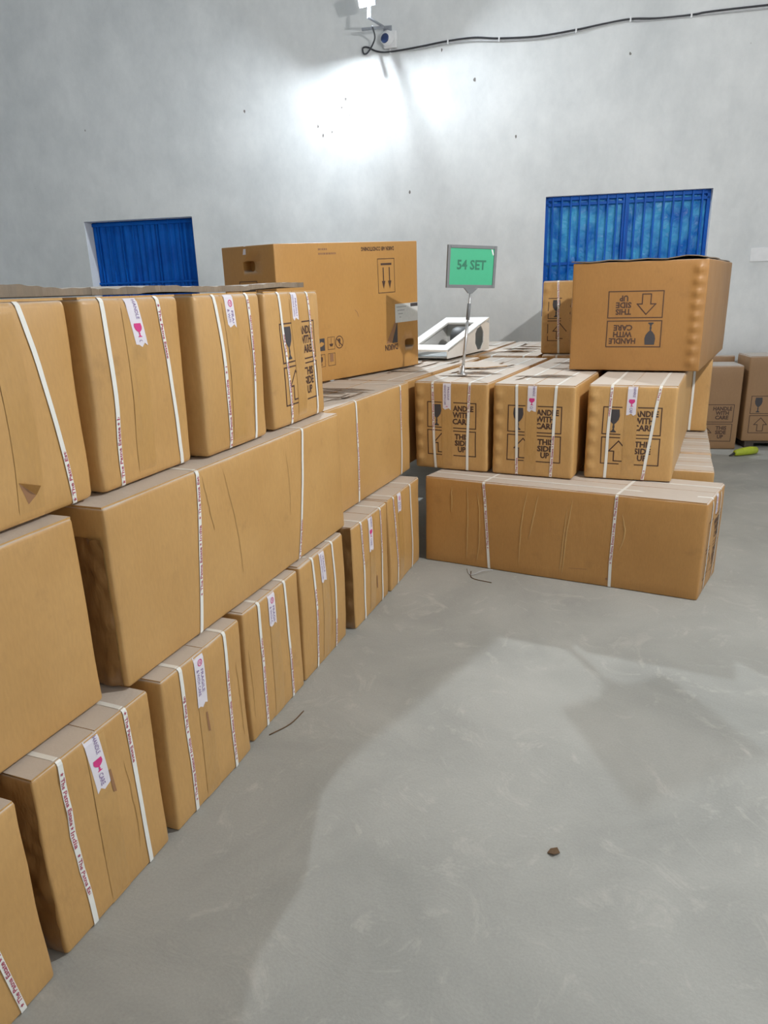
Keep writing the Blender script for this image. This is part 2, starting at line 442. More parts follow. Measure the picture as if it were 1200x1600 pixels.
def handle_marks(gap=None, w=0.29, h=0.145):
    """the two printed panels; origin at their common centre"""
    ink = Art(); grey = Art(); th = 0.0052
    for k in (0, 1):
        y0 = 0.006 if k == 0 else -0.006-h
        ink.frame(-w/2, y0, w/2, y0+h, th, gap)
        rows = ('HANDLE', 'WITH', 'CARE') if k == 0 else ('THIS', 'SIDE', 'UP')
        cx = 0.058 if k == 0 else 0.062
        for i, t in enumerate(rows):
            ww = {'HANDLE': .142, 'WITH': .10, 'CARE': .10, 'THIS': .082, 'SIDE': .082, 'UP': .046}[t]
            ink.text(t, cx, y0+h-0.048-i*0.036, 0.030, ww, bold=0.038)
    grey.goblet(-w/2+0.058, 0.006+0.012, h-0.026, 0.056)
    y0 = -0.006-h
    cx = -w/2+0.088
    a = [(cx-.022, y0+.018), (cx+.022, y0+.018), (cx+.022, y0+.07), (cx+.048, y0+.07), (cx, y0+.125), (cx-.048, y0+.07), (cx-.022, y0+.07)]
    ink.outline(a, 0.0058)
    return ink, grey

# ------------------------------------------------------------------ strapped carton
class Carton:
    RAD = 0.011
    def __init__(self, name, label, group, loc, yaw, dims, seed, mat='kraft', amp=0.006, bulge=0.006,
                 dents=(), cat='carton', flaps=True, step=0.055, rad=None):
        self.w, self.l, self.h = dims
        self.hb = self.h-0.005
        self.seed = seed
        self.amp, self.bulge = amp, bulge
        self.dents = [(Vector(c), r_, d) for c, r_, d in dents]
        self.r = rad or self.RAD
        self.sv = Vector((seed*3.17 % 50, seed*7.31 % 50, seed*1.93 % 50))
        self.rng = random.Random(seed)
        self.root = empty(name, label, cat, loc, yaw, group)
        self.body = link('carton_body', self.body_mesh(step), mat, self.root, smooth=True)
        self.mat = mat
        if flaps: self.top_flaps()

    # p in local coordinates on the nominal box surface (z from 0)
    def surf(self, p, off=0.0):
        p = Vector(p); r_ = self.r
        lo = Vector((-self.w/2+r_, -self.l/2+r_, r_)); hi = Vector((self.w/2-r_, self.l/2-r_, self.hb-r_))
        q = Vector(tuple(min(max(p[i], lo[i]), hi[i]) for i in range(3)))
        d = p-q
        n = d.normalized() if d.length > 1e-7 else Vector((0, 0, 1))
        P = q+n*r_
        v = noise.noise_vector(P*2.1+self.sv)*self.amp + noise.noise_vector(P*6.5+self.sv*1.3)*self.amp*0.35
        zz = P.z/self.hb
        v.z *= 0.35*min(1, zz*3)
        if zz > 0.85: v.z = min(v.z, 0)
        if abs(n.x) > 0.5: v += Vector((math.copysign(1, n.x), 0, 0))*self.bulge*(1-(2*P.y/self.l)**2)*(1-(2*zz-1)**2)
        if abs(n.y) > 0.5: v += Vector((0, math.copysign(1, n.y), 0))*self.bulge*(1-(2*P.x/self.w)**2)*(1-(2*zz-1)**2)
        for c, rd, dep in self.dents:
            dd = (P-c).length_squared/(rd*rd)
            if dd < 6: v -= n*dep*math.exp(-dd)
        out = P+v+n*off
        out.z = max(0.0005, out.z)
        return out

    def axis(self, a, b, step):
        r_ = self.r
        n = max(2, math.ceil((b-a-2*r_)/step))
        return [a, a+0.35*r_, a+r_] + [a+r_+(b-a-2*r_)*i/n for i in range(1, n)] + [b-r_, b-0.35*r_, b]

    def body_mesh(self, step):
        X = self.axis(-self.w/2, self.w/2, step); Y = self.axis(-self.l/2, self.l/2, step); Z = self.axis(0, self.hb, step)
        key = {}; verts = []; faces = []
        def vid(p):
            k = (round(p[0], 5), round(p[1], 5), round(p[2], 5))
            if k not in key: key[k] = len(verts); verts.append(self.surf(p))
            return key[k]
        def grid(A, B, f, flip):
            for i in range(len(A)-1):
                for j in range(len(B)-1):
                    q = [vid(f(A[i], B[j])), vid(f(A[i+1], B[j])), vid(f(A[i+1], B[j+1])), vid(f(A[i], B[j+1]))]
                    if flip: q.reverse()
                    faces.append(tuple(q))
        w2, l2, h = self.w/2, self.l/2, self.hb
        grid(X, Z, lambda a, b_: (a, -l2, b_), False); grid(X, Z, lambda a, b_: (a, l2, b_), True)
        grid(Y, Z, lambda a, b_: (w2, a, b_), False); grid(Y, Z, lambda a, b_: (-w2, a, b_), True)
        grid(X, Y, lambda a, b_: (a, b_, h), False); grid(X, Y, lambda a, b_: (a, b_, 0), True)
        return from_py(verts, faces)

    def face_pt(self, face, s, t):
        """s metres right of the face's middle (seen from outside), t metres above its foot"""
        if face == 'F': return (s, -self.l/2, t)
        if face == 'B': return (-s, self.l/2, t)
        if face == 'R': return (self.w/2, s, t)
        if face == 'L': return (-self.w/2, -s, t)
        if face == 'T': return (s, t, self.hb)

    def decal(self, name, art, face, mat, parent=None, off=0.0009):
        vs_ = [self.surf(self.face_pt(face, a, b_), off) for a, b_ in art.v]
        me = from_py(vs_, art.f)
        return link(name, me, mat, parent or self.root)

    def top_flaps(self):
        g = 0.003 + self.rng.random()*0.004
        for sgn in (-1, 1):
            nx, ny = 4, 12
            verts, faces = [], []
            for layer in (0, 1):
                for j in range(ny+1):
                    for i in range(nx+1):
                        a = i/nx; b_ = j/ny
                        x = sgn*(g/2 + a*(self.w/2-0.006-g/2)); y = (-self.l/2+0.006)+(self.l-0.012)*b_
                        x += noise.noise((b_*5+self.seed, sgn*3.3, a))*0.003*(1-a)
                        z = self.hb-0.004 + layer*0.0055
                        verts.append((x, y, z))
            k = (nx+1)*(ny+1)
            for j in range(ny):
                for i in range(nx):
                    q = (j*(nx+1)+i, j*(nx+1)+i+1, (j+1)*(nx+1)+i+1, (j+1)*(nx+1)+i)
                    faces.append(q[::-1] if sgn > 0 else q); qq = tuple(x+k for x in q)
                    faces.append(qq if sgn > 0 else qq[::-1])
            for j in range(ny):
                for i in (0, nx):
                    a, b_ = j*(nx+1)+i, (j+1)*(nx+1)+i
                    faces.append((a, b_, b_+k, a+k))
            for i in range(nx):
                for j in (0, ny):
                    a, b_ = j*(nx+1)+i, j*(nx+1)+i+1
                    faces.append((a, b_, b_+k, a+k))
            me = from_py(verts, faces)
            bm = bmesh.new(); bm.from_mesh(me); bmesh.ops.recalc_face_normals(bm, faces=bm.faces); bm.to_mesh(me); bm.free()
            link('top_flap', me, self.mat, self.root)

    def ribbon(self, pts, width_vec, width, off=0.0012):
        verts, faces = [], []
        wv = Vector(width_vec)*width/2
        for p in pts:
            p = Vector(p)
            verts += [self.surf(p-wv, off), self.surf(p+wv, off)]
        for i in range(len(pts)-1): faces.append((2*i, 2*i+1, 2*i+3, 2*i+2))
        me = from_py(verts, faces)
        bm = bmesh.new(); bm.from_mesh(me); bmesh.ops.recalc_face_normals(bm, faces=bm.faces); bm.to_mesh(me); bm.free()
        return me

    def strap_end(self, st, sb=None, prints=(), lift=0.0, back=True):
        """strap running over the length of the box, seen upright on the end faces.
        st/sb: its place on the front end at the top/foot; prints: (t0,t1,flip) stretches of lettering"""
        sb = st if sb is None else sb
        n = 14; h = self.hb; l2 = self.l/2
        c = lambda t: sb+(st-sb)*(t/h)
        pts = [(c(t), -l2, t) for t in [0.002, 0.008] + [h*i/n for i in range(1, n)] + [h-0.011, h-0.004]]
        pts.append((st, -l2, h)); m = 26
        pts += [(st, -l2+0.004, h), (st, -l2+0.011, h)] + [(st, -l2+self.l*i/m, h) for i in range(1, m)] + [(st, l2-0.011, h), (st, l2, h)]
        if back: pts += [(st, l2, h*(1-i/n)) for i in range(1, n+1)]
        o = link('strap', self.ribbon(pts, (1, 0, 0), 0.0145, 0.0024), 'strap', self.root)
        for pr in prints: self.strap_print(o, 'F', c, pr)
        return o

    def strap_girth(self, st, sb=None, prints=(), face='R'):
        """strap round the middle, seen upright on the long faces"""
        sb = st if sb is None else sb
        n = 14; h = self.hb; w2 = self.w/2
        sg = 1 if face == 'R' else -1
        c = lambda t: sb+(st-sb)*(t/h)
        pts = [(sg*w2, sg*c(t), t) for t in [0.002, 0.008] + [h*i/n for i in range(1, n)] + [h-0.011, h-0.004, h]]
        pts += [(sg*(w2-0.011), sg*st, h)] + [(sg*(w2-self.w*i/8), sg*st, h) for i in range(1, 8)] + [(-sg*(w2-0.011), sg*st, h), (-sg*w2, sg*st, h)]
        pts += [(-sg*w2, sg*st, h*(1-i/n)) for i in range(1, n+1)]
        o = link('strap', self.ribbon(pts, (0, 1, 0), 0.0145, 0.0024), 'strap', self.root)
        for pr in prints: self.strap_print(o, face, c, pr)
        return o

    def strap_print(self, strap, face, c, pr):
        t0, t1, flip = pr
        unit = Art(); L = 0.235; hh = 0.0100
        unit.star(0.006, 0.0, 0.0055)
        unit.text('The Patna Estate', 0.017, -hh/2, hh, 0.135, bold=0.02, align='l')
        unit.star(0.161, 0.0, 0.0055)
        unit.text('India', 0.171, -hh/2, hh, 0.048, bold=0.02, align='l')
        a = Art(); pos = 0.0
        span = t1-t0
        while pos < span:
            vm = [(x+pos, y) for x, y in unit.v]
            keep = [f for f in unit.f if max(vm[i][0] for i in f) < span]
            used = sorted({i for f in keep for i in f}); ix = {i: k for k, i in enumerate(used)}
            a.add([vm[i] for i in used], [tuple(ix[i] for i in f) for f in keep]); pos += L
        if not a.f: return
        vv = []
        for x, y in a.v:
            if flip: t = t1-x; s = c(t)+y
            else: t = t0+x; s = c(t)-y
            vv.append((s, t))
        art = Art(); art.v = vv; art.f = a.f
        self.decal('strap_lettering', art, face, 'strap_pink', strap, off=0.0032)['kind'] = 'stuff'

    def packing_tape(self, s0, s1, face='F', t0=0.004, t1=None, mat='tape_brown'):
        crump = .016 if mat == 'tape_crumpled' else 0.0
        """strip of tape down an end face, folded onto the top"""
        t1 = self.hb if t1 is None else t1
        n = 40 if crump else 16
        pts = [((s0+s1)/2, t0+(t1-t0)*i/n) for i in range(n)] + [((s0+s1)/2, t1-0.004), ((s0+s1)/2, t1)]
        p3 = [self.face_pt(face, a, b_) for a, b_ in pts]
        wv = (1, 0, 0) if face in 'FB' else (0, 1, 0)
        verts, faces = [], []
        k = 9 if crump else 4
        W = (s1-s0)
        for p in p3:
            for i in range(k+1):
                verts.append(self.surf(Vector(p)+Vector(wv)*(i/k-0.5)*W, 0.0012+crump*abs(noise.noise((i*.9+self.seed, p[2]*13, 2.)))))
        for j in range(len(p3)-1):
            for i in range(k):
                faces.append((j*(k+1)+i, j*(k+1)+i+1, (j+1)*(k+1)+i+1, (j+1)*(k+1)+i))
        return link('packing_tape', from_py(verts, faces), mat, self.root, smooth=True)

    def fragile_tape(self, s, length=0.15, slant=0.0, style=0, face='F', width=0.047):
        """white printed tape hanging over the top edge of an end face"""
        h = self.hb; n = 9
        a = Art(); v = []
        for j in range(n+1):
            t = h-0.0005-length*j/n
            jag = 0.004*math.sin(j*9.1+self.seed) if j == n else 0
            for i in range(5):
                u = i/4-0.5
                end = (0.006*math.sin(i*2.3+self.seed) if j == n else 0)
                v.append((s+slant*(j/n)+u*width, t+end))
        a.add(v, [(j*5+i+5, j*5+i+6, j*5+i+1, j*5+i) for j in range(n) for i in range(4)])
        o = self.decal('fragile_tape', a, face, 'tape_white', off=0.0018)
        o['label'] = 'white tape printed with a pink goblet and purple lettering'
        pur = Art(); pnk = Art()
        # design drawn along the tape (x down the tape, y across)
        if style == 0:
            pur.text('HANDLE', 0.032, 0.004, 0.012, 0.05, bold=0.01); 
            g = Art().goblet(0, -0.018, 0.036, 0.03); g.xf(rot=R(90), ox=0.086, oy=0.0); pnk.merge(g)
            pur.text('CARE', 0.128, -0.008, 0.014, 0.034, bold=0.01)
        elif style == 1:
            pnk.ring(0.03, 0.004, 0.011, 0.003, 14); pnk.text('W', 0.03, 0.0, 0.009, 0.011)
            pur.text('FRAGILE', 0.09, 0.003, 0.012, 0.075, bold=0.01)
            pur.text('& WITH CARE', 0.09, -0.016, 0.012, 0.085, bold=0.01)
        else:
            pur.text('FRAGILE', 0.06, 0.004, 0.011, 0.07, bold=0.01); pur.text('HANDLE WITH CARE', 0.068, -0.015, 0.010, 0.11, bold=0.01)
            pnk.ring(0.138, 0.0, 0.008, 0.003, 12)
        for art, mt in ((pur, 'tape_purple'), (pnk, 'tape_pink')):
            if not art.f: continue
            keep = [f for f in art.f if all(0.004 < art.v[i][0] < length-0.008 for i in f)]
            if not keep: continue
            art.f = keep
            art.v = [(s+slant*(x/length)+y, h-x) for x, y in art.v]
            self.decal('tape_lettering', art, face, mt, o, off=0.0026)['kind'] = 'stuff'
        return o

    def marks(self, cx, cy, face='F', gap=None, scale=1.0, flip=False, hide=None):
        ink, grey = handle_marks(gap)
        for art, mt in ((ink, 'ink'), (grey, 'ink_grey')):
            if hide:        # lettering that lies under the packing tape
                art.f = [f for f in art.f if not all(hide[0] < art.v[i][0] < hide[1] for i in f)]
            art.xf(scale=scale, rot=math.pi if flip else 0.0, ox=cx, oy=cy)
            o = self.decal('printed_marks', art, face, mt)

# ------------------------------------------------------------------ room
A10 = R(10)
def rm(s, d, z=0.0):
    """s metres along the back wall, d metres out from it"""
    return Vector((1.87+s*math.cos(A10)+d*math.sin(A10), 7.3+s*math.sin(A10)-d*math.cos(A10), z))

S0, S1, ZR = -9.5, 3.6, 5.3
WL = (-6.65, -5.41, 1.20, 2.262)
WR = (-1.823, -0.346, 1.18, 2.272)

def wall_with_holes():
    ss = [S0, WL[0], WL[1], WR[0], WR[1], S1]; zs = [0, WR[2], WL[2], WL[3], WR[3], ZR]
    holes = [(WL, 0.17), (WR, 0.12)]
    verts, faces, key = [], [], {}
    def vid(s, d, z):
        k = (round(s, 4), round(d, 4), round(z, 4))
        if k not in key: key[k] = len(verts); verts.append(rm(s, d, z))
        return key[k]
    for i in range(5):
        for j in range(5):
            a, b_, c, d = ss[i], ss[i+1], zs[j], zs[j+1]
            if any(a >= h[0]-1e-6 and b_ <= h[1]+1e-6 and c >= h[2]-1e-6 and d <= h[3]+1e-6 for h, _ in holes): continue
            faces.append((vid(a, 0, c), vid(b_, 0, c), vid(b_, 0, d), vid(a, 0, d)))
    for h, dep in holes:
        a, b_, c, d = h; e = -dep-0.05
        faces.append((vid(a, 0, c), vid(a, e, c), vid(b_, e, c), vid(b_, 0, c)))
        faces.append((vid(a, 0, d), vid(b_, 0, d), vid(b_, e, d), vid(a, e, d)))
        faces.append((vid(a, 0, c), vid(a, 0, d), vid(a, e, d), vid(a, e, c)))
        faces.append((vid(b_, 0, c), vid(b_, e, c), vid(b_, e, d), vid(b_, 0, d)))
    return from_py(verts, faces)
struct(link('wall_back', wall_with_holes(), 'wall'))

M['chip'] = simple('bare_plaster_chip', (0.20, 0.19, 0.18), 0.8, var=0.3, scale=60)
wb = bpy.data.objects['wall_back']
for k, (s_, z_) in enumerate(((-3.722, 3.220), (-3.763, 3.152), (-3.685, 3.081), (-4.007, 3.003), (-3.960, 2.923), (-3.869, 2.950), (-4.744, 3.186), (-1.145, 3.392), (-2.804, 3.554), (-6.485, 3.128), (-2.499, 3.290), (-2.117, 2.802), (-3.121, 2.378))):
    rg = random.Random(k+5); r0 = .011 if k not in (1, 2, 5, 9) else .007; sx_ = .6+.6*rg.random()
    pts_ = [rm(s_+r0*sx_*math.cos(q*math.pi/4)*(.6+.7*rg.random()), .0012, z_+r0*1.5*math.sin(q*math.pi/4)*(.6+.7*rg.random())) for q in range(8)]
    link('paint_chip', from_py(pts_, [tuple(range(8))]), 'chip', wb)

def slab(name, pts, mat):
    return struct(link(name, from_py(pts, [tuple(range(len(pts)))]), mat))
DF = 12.0
slab('floor', [rm(S0, DF), rm(S1, DF), rm(S1, 0), rm(S0, 0)], 'floor')
slab('wall_left', [rm(S0, 0), rm(S0, 0, ZR), rm(S0, DF, ZR), rm(S0, DF)], 'wall')
# right-hand wall with an added opening for side fill light; wall behind camera
D0_, D1_, DZ_ = 6.2, 11.4, 3.6
wr = [rm(S1, 0), rm(S1, D0_), rm(S1, D0_, DZ_), rm(S1, 0, DZ_), rm(S1, D1_), rm(S1, DF), rm(S1, DF, DZ_), rm(S1, D1_, DZ_), rm(S1, 0, ZR), rm(S1, DF, ZR)]
struct(link('wall_right', from_py(wr, [(0, 1, 2, 3), (4, 5, 6, 7), (3, 2, 7, 6, 9, 8)]), 'wall'))
slab('wall_front', [rm(S0, DF), rm(S1, DF), rm(S1, DF, ZR), rm(S0, DF, ZR)], 'wall')
slab('ceiling', [rm(S0, 0, ZR), rm(S1, 0, ZR), rm(S1, DF, ZR), rm(S0, DF, ZR)], 'roof')

def wallbox(s0, s1, d0, d1, z0, z1, bevel=0.0):
    bm = bmesh.new()
    bm_box(bm, (s0, -d1, z0), (s1, -d0, z1), bevel)
    me = bm_mesh(bm)
    for v in me.vertices:
        v.co = rm(v.co.x, -v.co.y, v.co.z)
    return me

# window with the pleated blue sheet
win1 = struct(bpy.data.objects.new('window_1', None)); COL.objects.link(win1)
a, b_, c, d = WL
n = 120
verts, faces = [], []
for i in range(n+1):
    s = a+(b_-a)*i/n
    dep = -0.155 + 0.012*math.sin(i*0.75+1.2*math.sin(i*0.11)) + 0.004*math.sin(i*2.1)
    for z in (c, c+0.35, d-0.06, d-0.02, d):
        dd = dep*1.0 if z < d-0.03 else -0.155
        verts.append(rm(s, dd, z))
for i in range(n):
    for j in range(4): faces.append((i*5+j, (i+1)*5+j, (i+1)*5+j+1, i*5+j+1))
link('pleated_sheet', from_py(verts, faces), 'blue_cloth', win1, smooth=True)
link('top_rail', wallbox(a, b_, -0.15, -0.135, d-0.045, d-0.01, 0.003), 'blue_paint', win1)
link('bottom_rail', wallbox(a, b_, -0.145, -0.13, 1.62, 1.64, 0.003), 'blue_paint', win1)
for i in range(9):
    s = a+0.07+(b_-a-0.14)*i/8
    link('bar', wallbox(s-0.006, s+0.006, -0.145, -0.133, c, d, 0.002), 'blue_paint', win1)

# window with blue film panes behind bars
win2 = struct(bpy.data.objects.new('window_2', None)); COL.objects.link(win2)
a, b_, c, d = WR
link('pane', wallbox(a, (a+b_)/2, -0.12, -0.115, c, d), 'blue_film', win2)
link('pane', wallbox((a+b_)/2, b_, -0.12, -0.115, c, d), 'blue_film', win2)
link('frame', wallbox(a, a+0.03, -0.115, -0.07, c, d, 0.003), 'blue_paint', win2)
link('frame', wallbox(b_-0.03, b_, -0.115, -0.07, c, d, 0.003), 'blue_paint', win2)
link('frame', wallbox(a, b_, -0.115, -0.07, d-0.035, d, 0.003), 'blue_paint', win2)
link('mullion', wallbox((a+b_)/2-0.03, (a+b_)/2+0.03, -0.115, -0.075, c, d, 0.003), 'blue_paint', win2)
for z in (1.66, 2.19):
    link('cross_rail', wallbox(a, b_, -0.085, -0.07, z, z+0.025, 0.002), 'blue_paint', win2)
nb = 17
for i in range(nb):
    s = a+0.07+(b_-a-0.14)*i/(nb-1)
    link('bar', wallbox(s-0.008, s+0.008, -0.07, -0.054, c, d, 0.002), 'blue_paint', win2)

# ------------------------------------------------------------------ wall lamp
def bulb_mat(watts, rad, col, name):
    area = 4*math.pi*rad*rad
    return emit(name, col, watts/(math.pi*area))

lamp = empty('wall_lamp', 'glowing white floodlight on a small grey bracket high on the white wall', 'lamp', rm(-3.30, 0, 3.75), A10)
BP = Vector((-0.085, -0.43, 0.10))      # lamp head in the lamp's own axes (x along wall, -y out)
link('arm', tube_mesh([(0.0, -0.01, 0.0), (-0.02, -0.15, -0.008), (BP.x, BP.y-0.02, -0.03)], 0.011, 8), 'grey_metal', lamp)
link('crossbar', box_mesh((-0.20, -0.215, -0.045), (0.0, -0.19, -0.025), 0.002), 'grey_metal', lamp)
link('mounting_plate', box_mesh((-0.04, -0.012, -0.035), (0.04, 0.0, 0.035), 0.003), 'grey_metal', lamp)
link('strut', tube_mesh([(BP.x, BP.y, -0.03), (BP.x, BP.y+0.02, 0.075)], [0.016, 0.012], 10), 'grey_metal', lamp)
hd = link('lamp_head', box_mesh((-0.075, -0.055, 0.0), (0.075, 0.055, 0.04), 0.006), 'grey_metal', lamp)
# domed lit lens under the head
dr, dd_ = 0.036, 0.026
me = lathe_mesh([(dr, 0.002)] + [(dr*math.cos(math.pi/2*k/8), -dd_*math.sin(math.pi/2*k/8)) for k in range(0, 8)] + [(0.001, -dd_)], 20)
link('lit_lens', me, emit('lit_lens', (0.88, 0.95, 1.0), LAMP_WALL_W/(math.pi*math.pi*dr*(dr+dd_)/1.0)), hd, smooth=True)
hd.location = BP + Vector((-0.02, 0, 0.015)); hd.rotation_euler = (R(-63), R(-4), 0)

P2 = Vector(LAMP_SIDE_POS)
lamp2 = empty('pendant_lamp', 'bare white bulb hanging on a cord over the aisle', 'lamp', P2, 0)
link('cord', tube_mesh([(0, 0, 0.09), (0, 0, ZR-P2.z-0.002)], 0.004, 6), 'black_cable', lamp2)
link('socket', lathe_mesh([(0.016, 0.045), (0.02, 0.05), (0.02, 0.085), (0.008, 0.095)], 14), 'white_plastic', lamp2)
me = lathe_mesh([(0.014, 0.05)] + [(0.03*math.sin(math.pi*k/12), 0.03*math.cos(math.pi*k/12)) for k in range(1, 12)] + [(0.002, -0.03)], 20)
link('bulb', me, bulb_mat(LAMP_SIDE_W, 0.03, (1.0, 0.975, 0.94), 'lit_bulb_warm'), lamp2, smooth=True)

P3 = Vector(FILL_TUBE_POS)
fill_lamp = empty('fill_tube', 'long white fill tube added out of view under the roof', 'lamp', P3, R(10))
link('batten', box_mesh((-0.65, -0.03, 0.03), (0.65, 0.03, ZR-P3.z-0.001), 0.0), 'white_plastic', fill_lamp)
link('tube', tube_mesh([(-0.6, 0, 0), (0.6, 0, 0)], 0.014, 10), emit('fill_tube_glow', (0.93, 0.97, 1.0), FILL_TUBE_W/(math.pi*2*math.pi*0.014*1.2)), fill_lamp, smooth=True)

# security camera
sc_ = empty('security_camera', 'white turret security camera on a square wall box beneath the bulb', 'camera', rm(-3.275, 0, 3.665), A10)
link('mount_box', box_mesh((-0.062, -0.045, -0.07), (0.062, 0.0, 0.07), 0.014), 'white_plastic', sc_, smooth=False)
prof = [(0.056, 0), (0.062, 0.01), (0.062, 0.03), (0.056, 0.05), (0.044, 0.064)]
o = link('turret', lathe_mesh(prof, 24), 'white_plastic', sc_, smooth=True); o.location = (-0.012, -0.043, 0.0); o.rotation_euler = (R(78), 0, R(-18))
o2 = link('lens', lathe_mesh([(0.040, 0), (0.040, 0.008), (0.030, 0.014), (0.004, 0.017)], 24), 'lens', sc_, smooth=True)
o2.location = (-0.034, -0.101, -0.006); o2.rotation_euler = (R(82), 0, R(-18))

# cables
cx = lambda pts, d: [rm(s, d_ if d_ is not None else d, z) for s, z, d_ in pts]
def ws(x): return (x-1.87)/math.cos(A10)
black = [(-3.385, 3.70, 0.30), (-3.40, 3.66, 0.12), (-3.48, 3.585, 0.03), (-3.525, 3.575, 0.02), (-3.535, 3.62, 0.02), (-3.49, 3.625, 0.02), (-3.40, 3.585, 0.02), (ws(-1.36), 3.572, 0.02), (ws(-1.1), 3.592, 0.012), (ws(-.834), 3.617, 0.012), (ws(-.6), 3.624, 0.012),
         (ws(-.381), 3.60, 0.012), (ws(-.05), 3.588, 0.012), (ws(.277), 3.61, 0.012), (ws(.5), 3.634, 0.012), (ws(.724), 3.652, 0.012), (ws(.95), 3.638, 0.012), (ws(1.213), 3.640, 0.012), (ws(1.807), 3.658, 0.012), (S1-0.01, 3.68, 0.012)]
cb = link('power_cable', tube_mesh(smooth_path(cx(black, 0.012), 7), 0.0075, 7), 'black_cable', None, smooth=True)
tag(cb, 'black cable clipped in sagging spans along the white wall', 'cable')
grey = [(ws(-1.33), 3.575, 0.009), (ws(-1.1), 3.575, 0.009), (ws(-.834), 3.596, 0.009), (ws(-.6), 3.596, 0.009), (ws(-.381), 3.578, 0.009), (ws(-.05), 3.566, 0.009), (ws(.2), 3.583, 0.009), (ws(.45), 3.618, 0.009), (ws(.724), 3.640, 0.009), (ws(1.213), 3.628, 0.009), (S1-0.01, 3.665, 0.009)]
gb = link('camera_cable', tube_mesh(smooth_path(cx(grey, 0.009), 6), 0.005, 6), 'grey_cable', None, smooth=True)
tag(gb, 'thin grey cable hanging just under the black one', 'cable')
for x, z in ((-1.36, 3.582), (-.834, 3.612), (-.381, 3.594), (.277, 3.604), (.724, 3.650), (1.213, 3.638)):
    s = ws(x)
    cl = link('cable_clip', wallbox(s-0.007, s+0.007, 0.0, 0.022, z-0.02, z+0.02, 0.003), 'white_plastic', cb)
sp = link('switch_plate', wallbox(ws(1.90), ws(2.06), 0, 0.012, 1.63, 1.75, 0.004), 'white_plastic')
tag(sp, 'pale plastic switch plate on the wall beside the blue barred window', 'switch')

# ------------------------------------------------------------------ left stack
def end_box(p0, p1, depth, h, z):
    """pose of a carton whose front end runs p0->p1 (left to right seen from outside)"""
    p0 = Vector(p0); p1 = Vector(p1); d = (p1-p0); w = d.length; d.normalize()
    inw = Vector((-d.y, d.x))                # away from the viewer
    c = (p0+p1)/2+inw*depth/2
    return (c.x, c.y, z), math.atan2(d.y, d.x), (w, depth, h)

def long_box(p0, p1, depth, h, z):
    """pose of a carton whose long face runs p0->p1; the face is its local +X side"""
    loc, yaw, (w, dp, hh) = end_box(p0, p1, depth, h, z)
    return loc, yaw-math.pi/2, (depth, w, h)

L = 1.40
GB = 'strapped cartons of the bottom row along the aisle'
GM = 'long cartons of the middle row along the aisle'
GT = 'strapped cartons of the top row along the aisle'

def bottom(label, p0, p1, seed, h=0.496, st=(-.27, .27), sl=(0, 0), prints=((), ()), tape=0.0, tlen=.15, style=0, dents=(), slant=0.0, amp=0.008, corner=False):
    loc, yaw, dims = end_box(p0, p1, L, h, 0)
    c = Carton('strapped_carton', label, GB, loc, yaw, dims, seed, amp=amp, dents=dents)
    w = dims[0]
    c.packing_tape(-.035+tape, .03+tape)
    for k in (0, 1):
        c.strap_end(st[k]*w, (st[k]+sl[k])*w, prints[k])
    if tlen: c.fragile_tape(tape-0.015, tlen, slant, style)
    if corner: c.packing_tape(L/2-0.16, L/2-0.006, 'L', mat='tape_crumpled')
    return c

A = bottom('seventh bottom-row carton counted from the corner by the low long carton', (0.012, .10), (0.012, .525), 11, prints=((), ((.02, .30, False),)), st=(-.27, .12), sl=(0, .17), tlen=0)
B = bottom('bottom-row carton with crumpled brown tape on its open corner and pink goblet tape', (-.002, .577), (-.003, .967), 12,
           st=(-.30, .26), sl=(.04, .02), prints=(((.10, .46, True),), ((.33, .485, True),)), tape=-0.005, tlen=.155, slant=.015, corner=True,
           dents=(((-.15, -.70, .40), .05, .010), ((-.14, -.70, .28), .05, .012), ((-.14, -.70, .18), .05, .010), ((0.03, -.70, .2), .07, -.004)))
C = bottom('bottom-row carton with a dark slit below a white FRAGILE tape', (.008, 1.007), (0.002, 1.412), 13,
           st=(-.30, .26), sl=(.03, .0), prints=(((.04, .40, False),), ((.03, .36, False),)), tape=-.02, tlen=.17, style=1)
D = bottom('fourth bottom-row carton counted from the corner by the low long carton', (-.006, 1.448), (-.012, 1.838), 14,
           st=(-.26, .22), sl=(.02, .04), prints=(((.03, .36, False),), ((.02, .22, False),)), tape=.0, tlen=.12, style=1)
E_ = bottom('third bottom-row carton counted from the corner by the low long carton', (-.019, 1.862), (-.022, 2.282), 15,
            st=(-.24, .22), sl=(.02, .0), prints=(((.05, .36, False),), ((.01, .14, False),)), tape=.0, tlen=.13, style=2)
F_ = bottom('bottom-row carton beside a dark taped gap, dusty on top, with a goblet tape', (-.004, 2.343), (.001, 2.763), 16,
            st=(-.27, .27), sl=(.03, .02), prints=(((.28, .48, False),), ((.26, .48, False),)), tape=.0, tlen=.17, corner=True)
G = bottom('end carton of the bottom row, touching the low long carton', (.003, 2.785), (.006, 3.262), 17,
           st=(-.34, .18), sl=(.06, .05), prints=(((.1, .48, False),), ()), tape=-.07, tlen=.10, style=1)
for (bx, s, t, lab) in ((C, -0.02, 0.22, 0), (F_, 0.045, 0.10, 0), (B, 0.02, 0.30, 0)):
    a = Art(); a.poly([(s-.005, t+.07), (s+.003, t+.07), (s+.010, t), (s-.001, t+.005)])
    bx.decal('slit', a, 'F', 'ink_pale', off=0.0022)

def middle(label, p0, p1, seed, dep=.45, h=.503, z=.4985, st=(-.35, .35), sl=(0, 0), prints=((), ()), dents=(), amp=.006, step=.055):
    loc, yaw, dims = long_box(p0, p1, dep, h, z)
    c = Carton('long_strapped_carton', label, GM, loc, yaw, dims, seed, amp=amp, dents=dents, step=step)
    for k in (0, 1): c.strap_girth(st[k], st[k]+sl[k], prints[k])
    return c

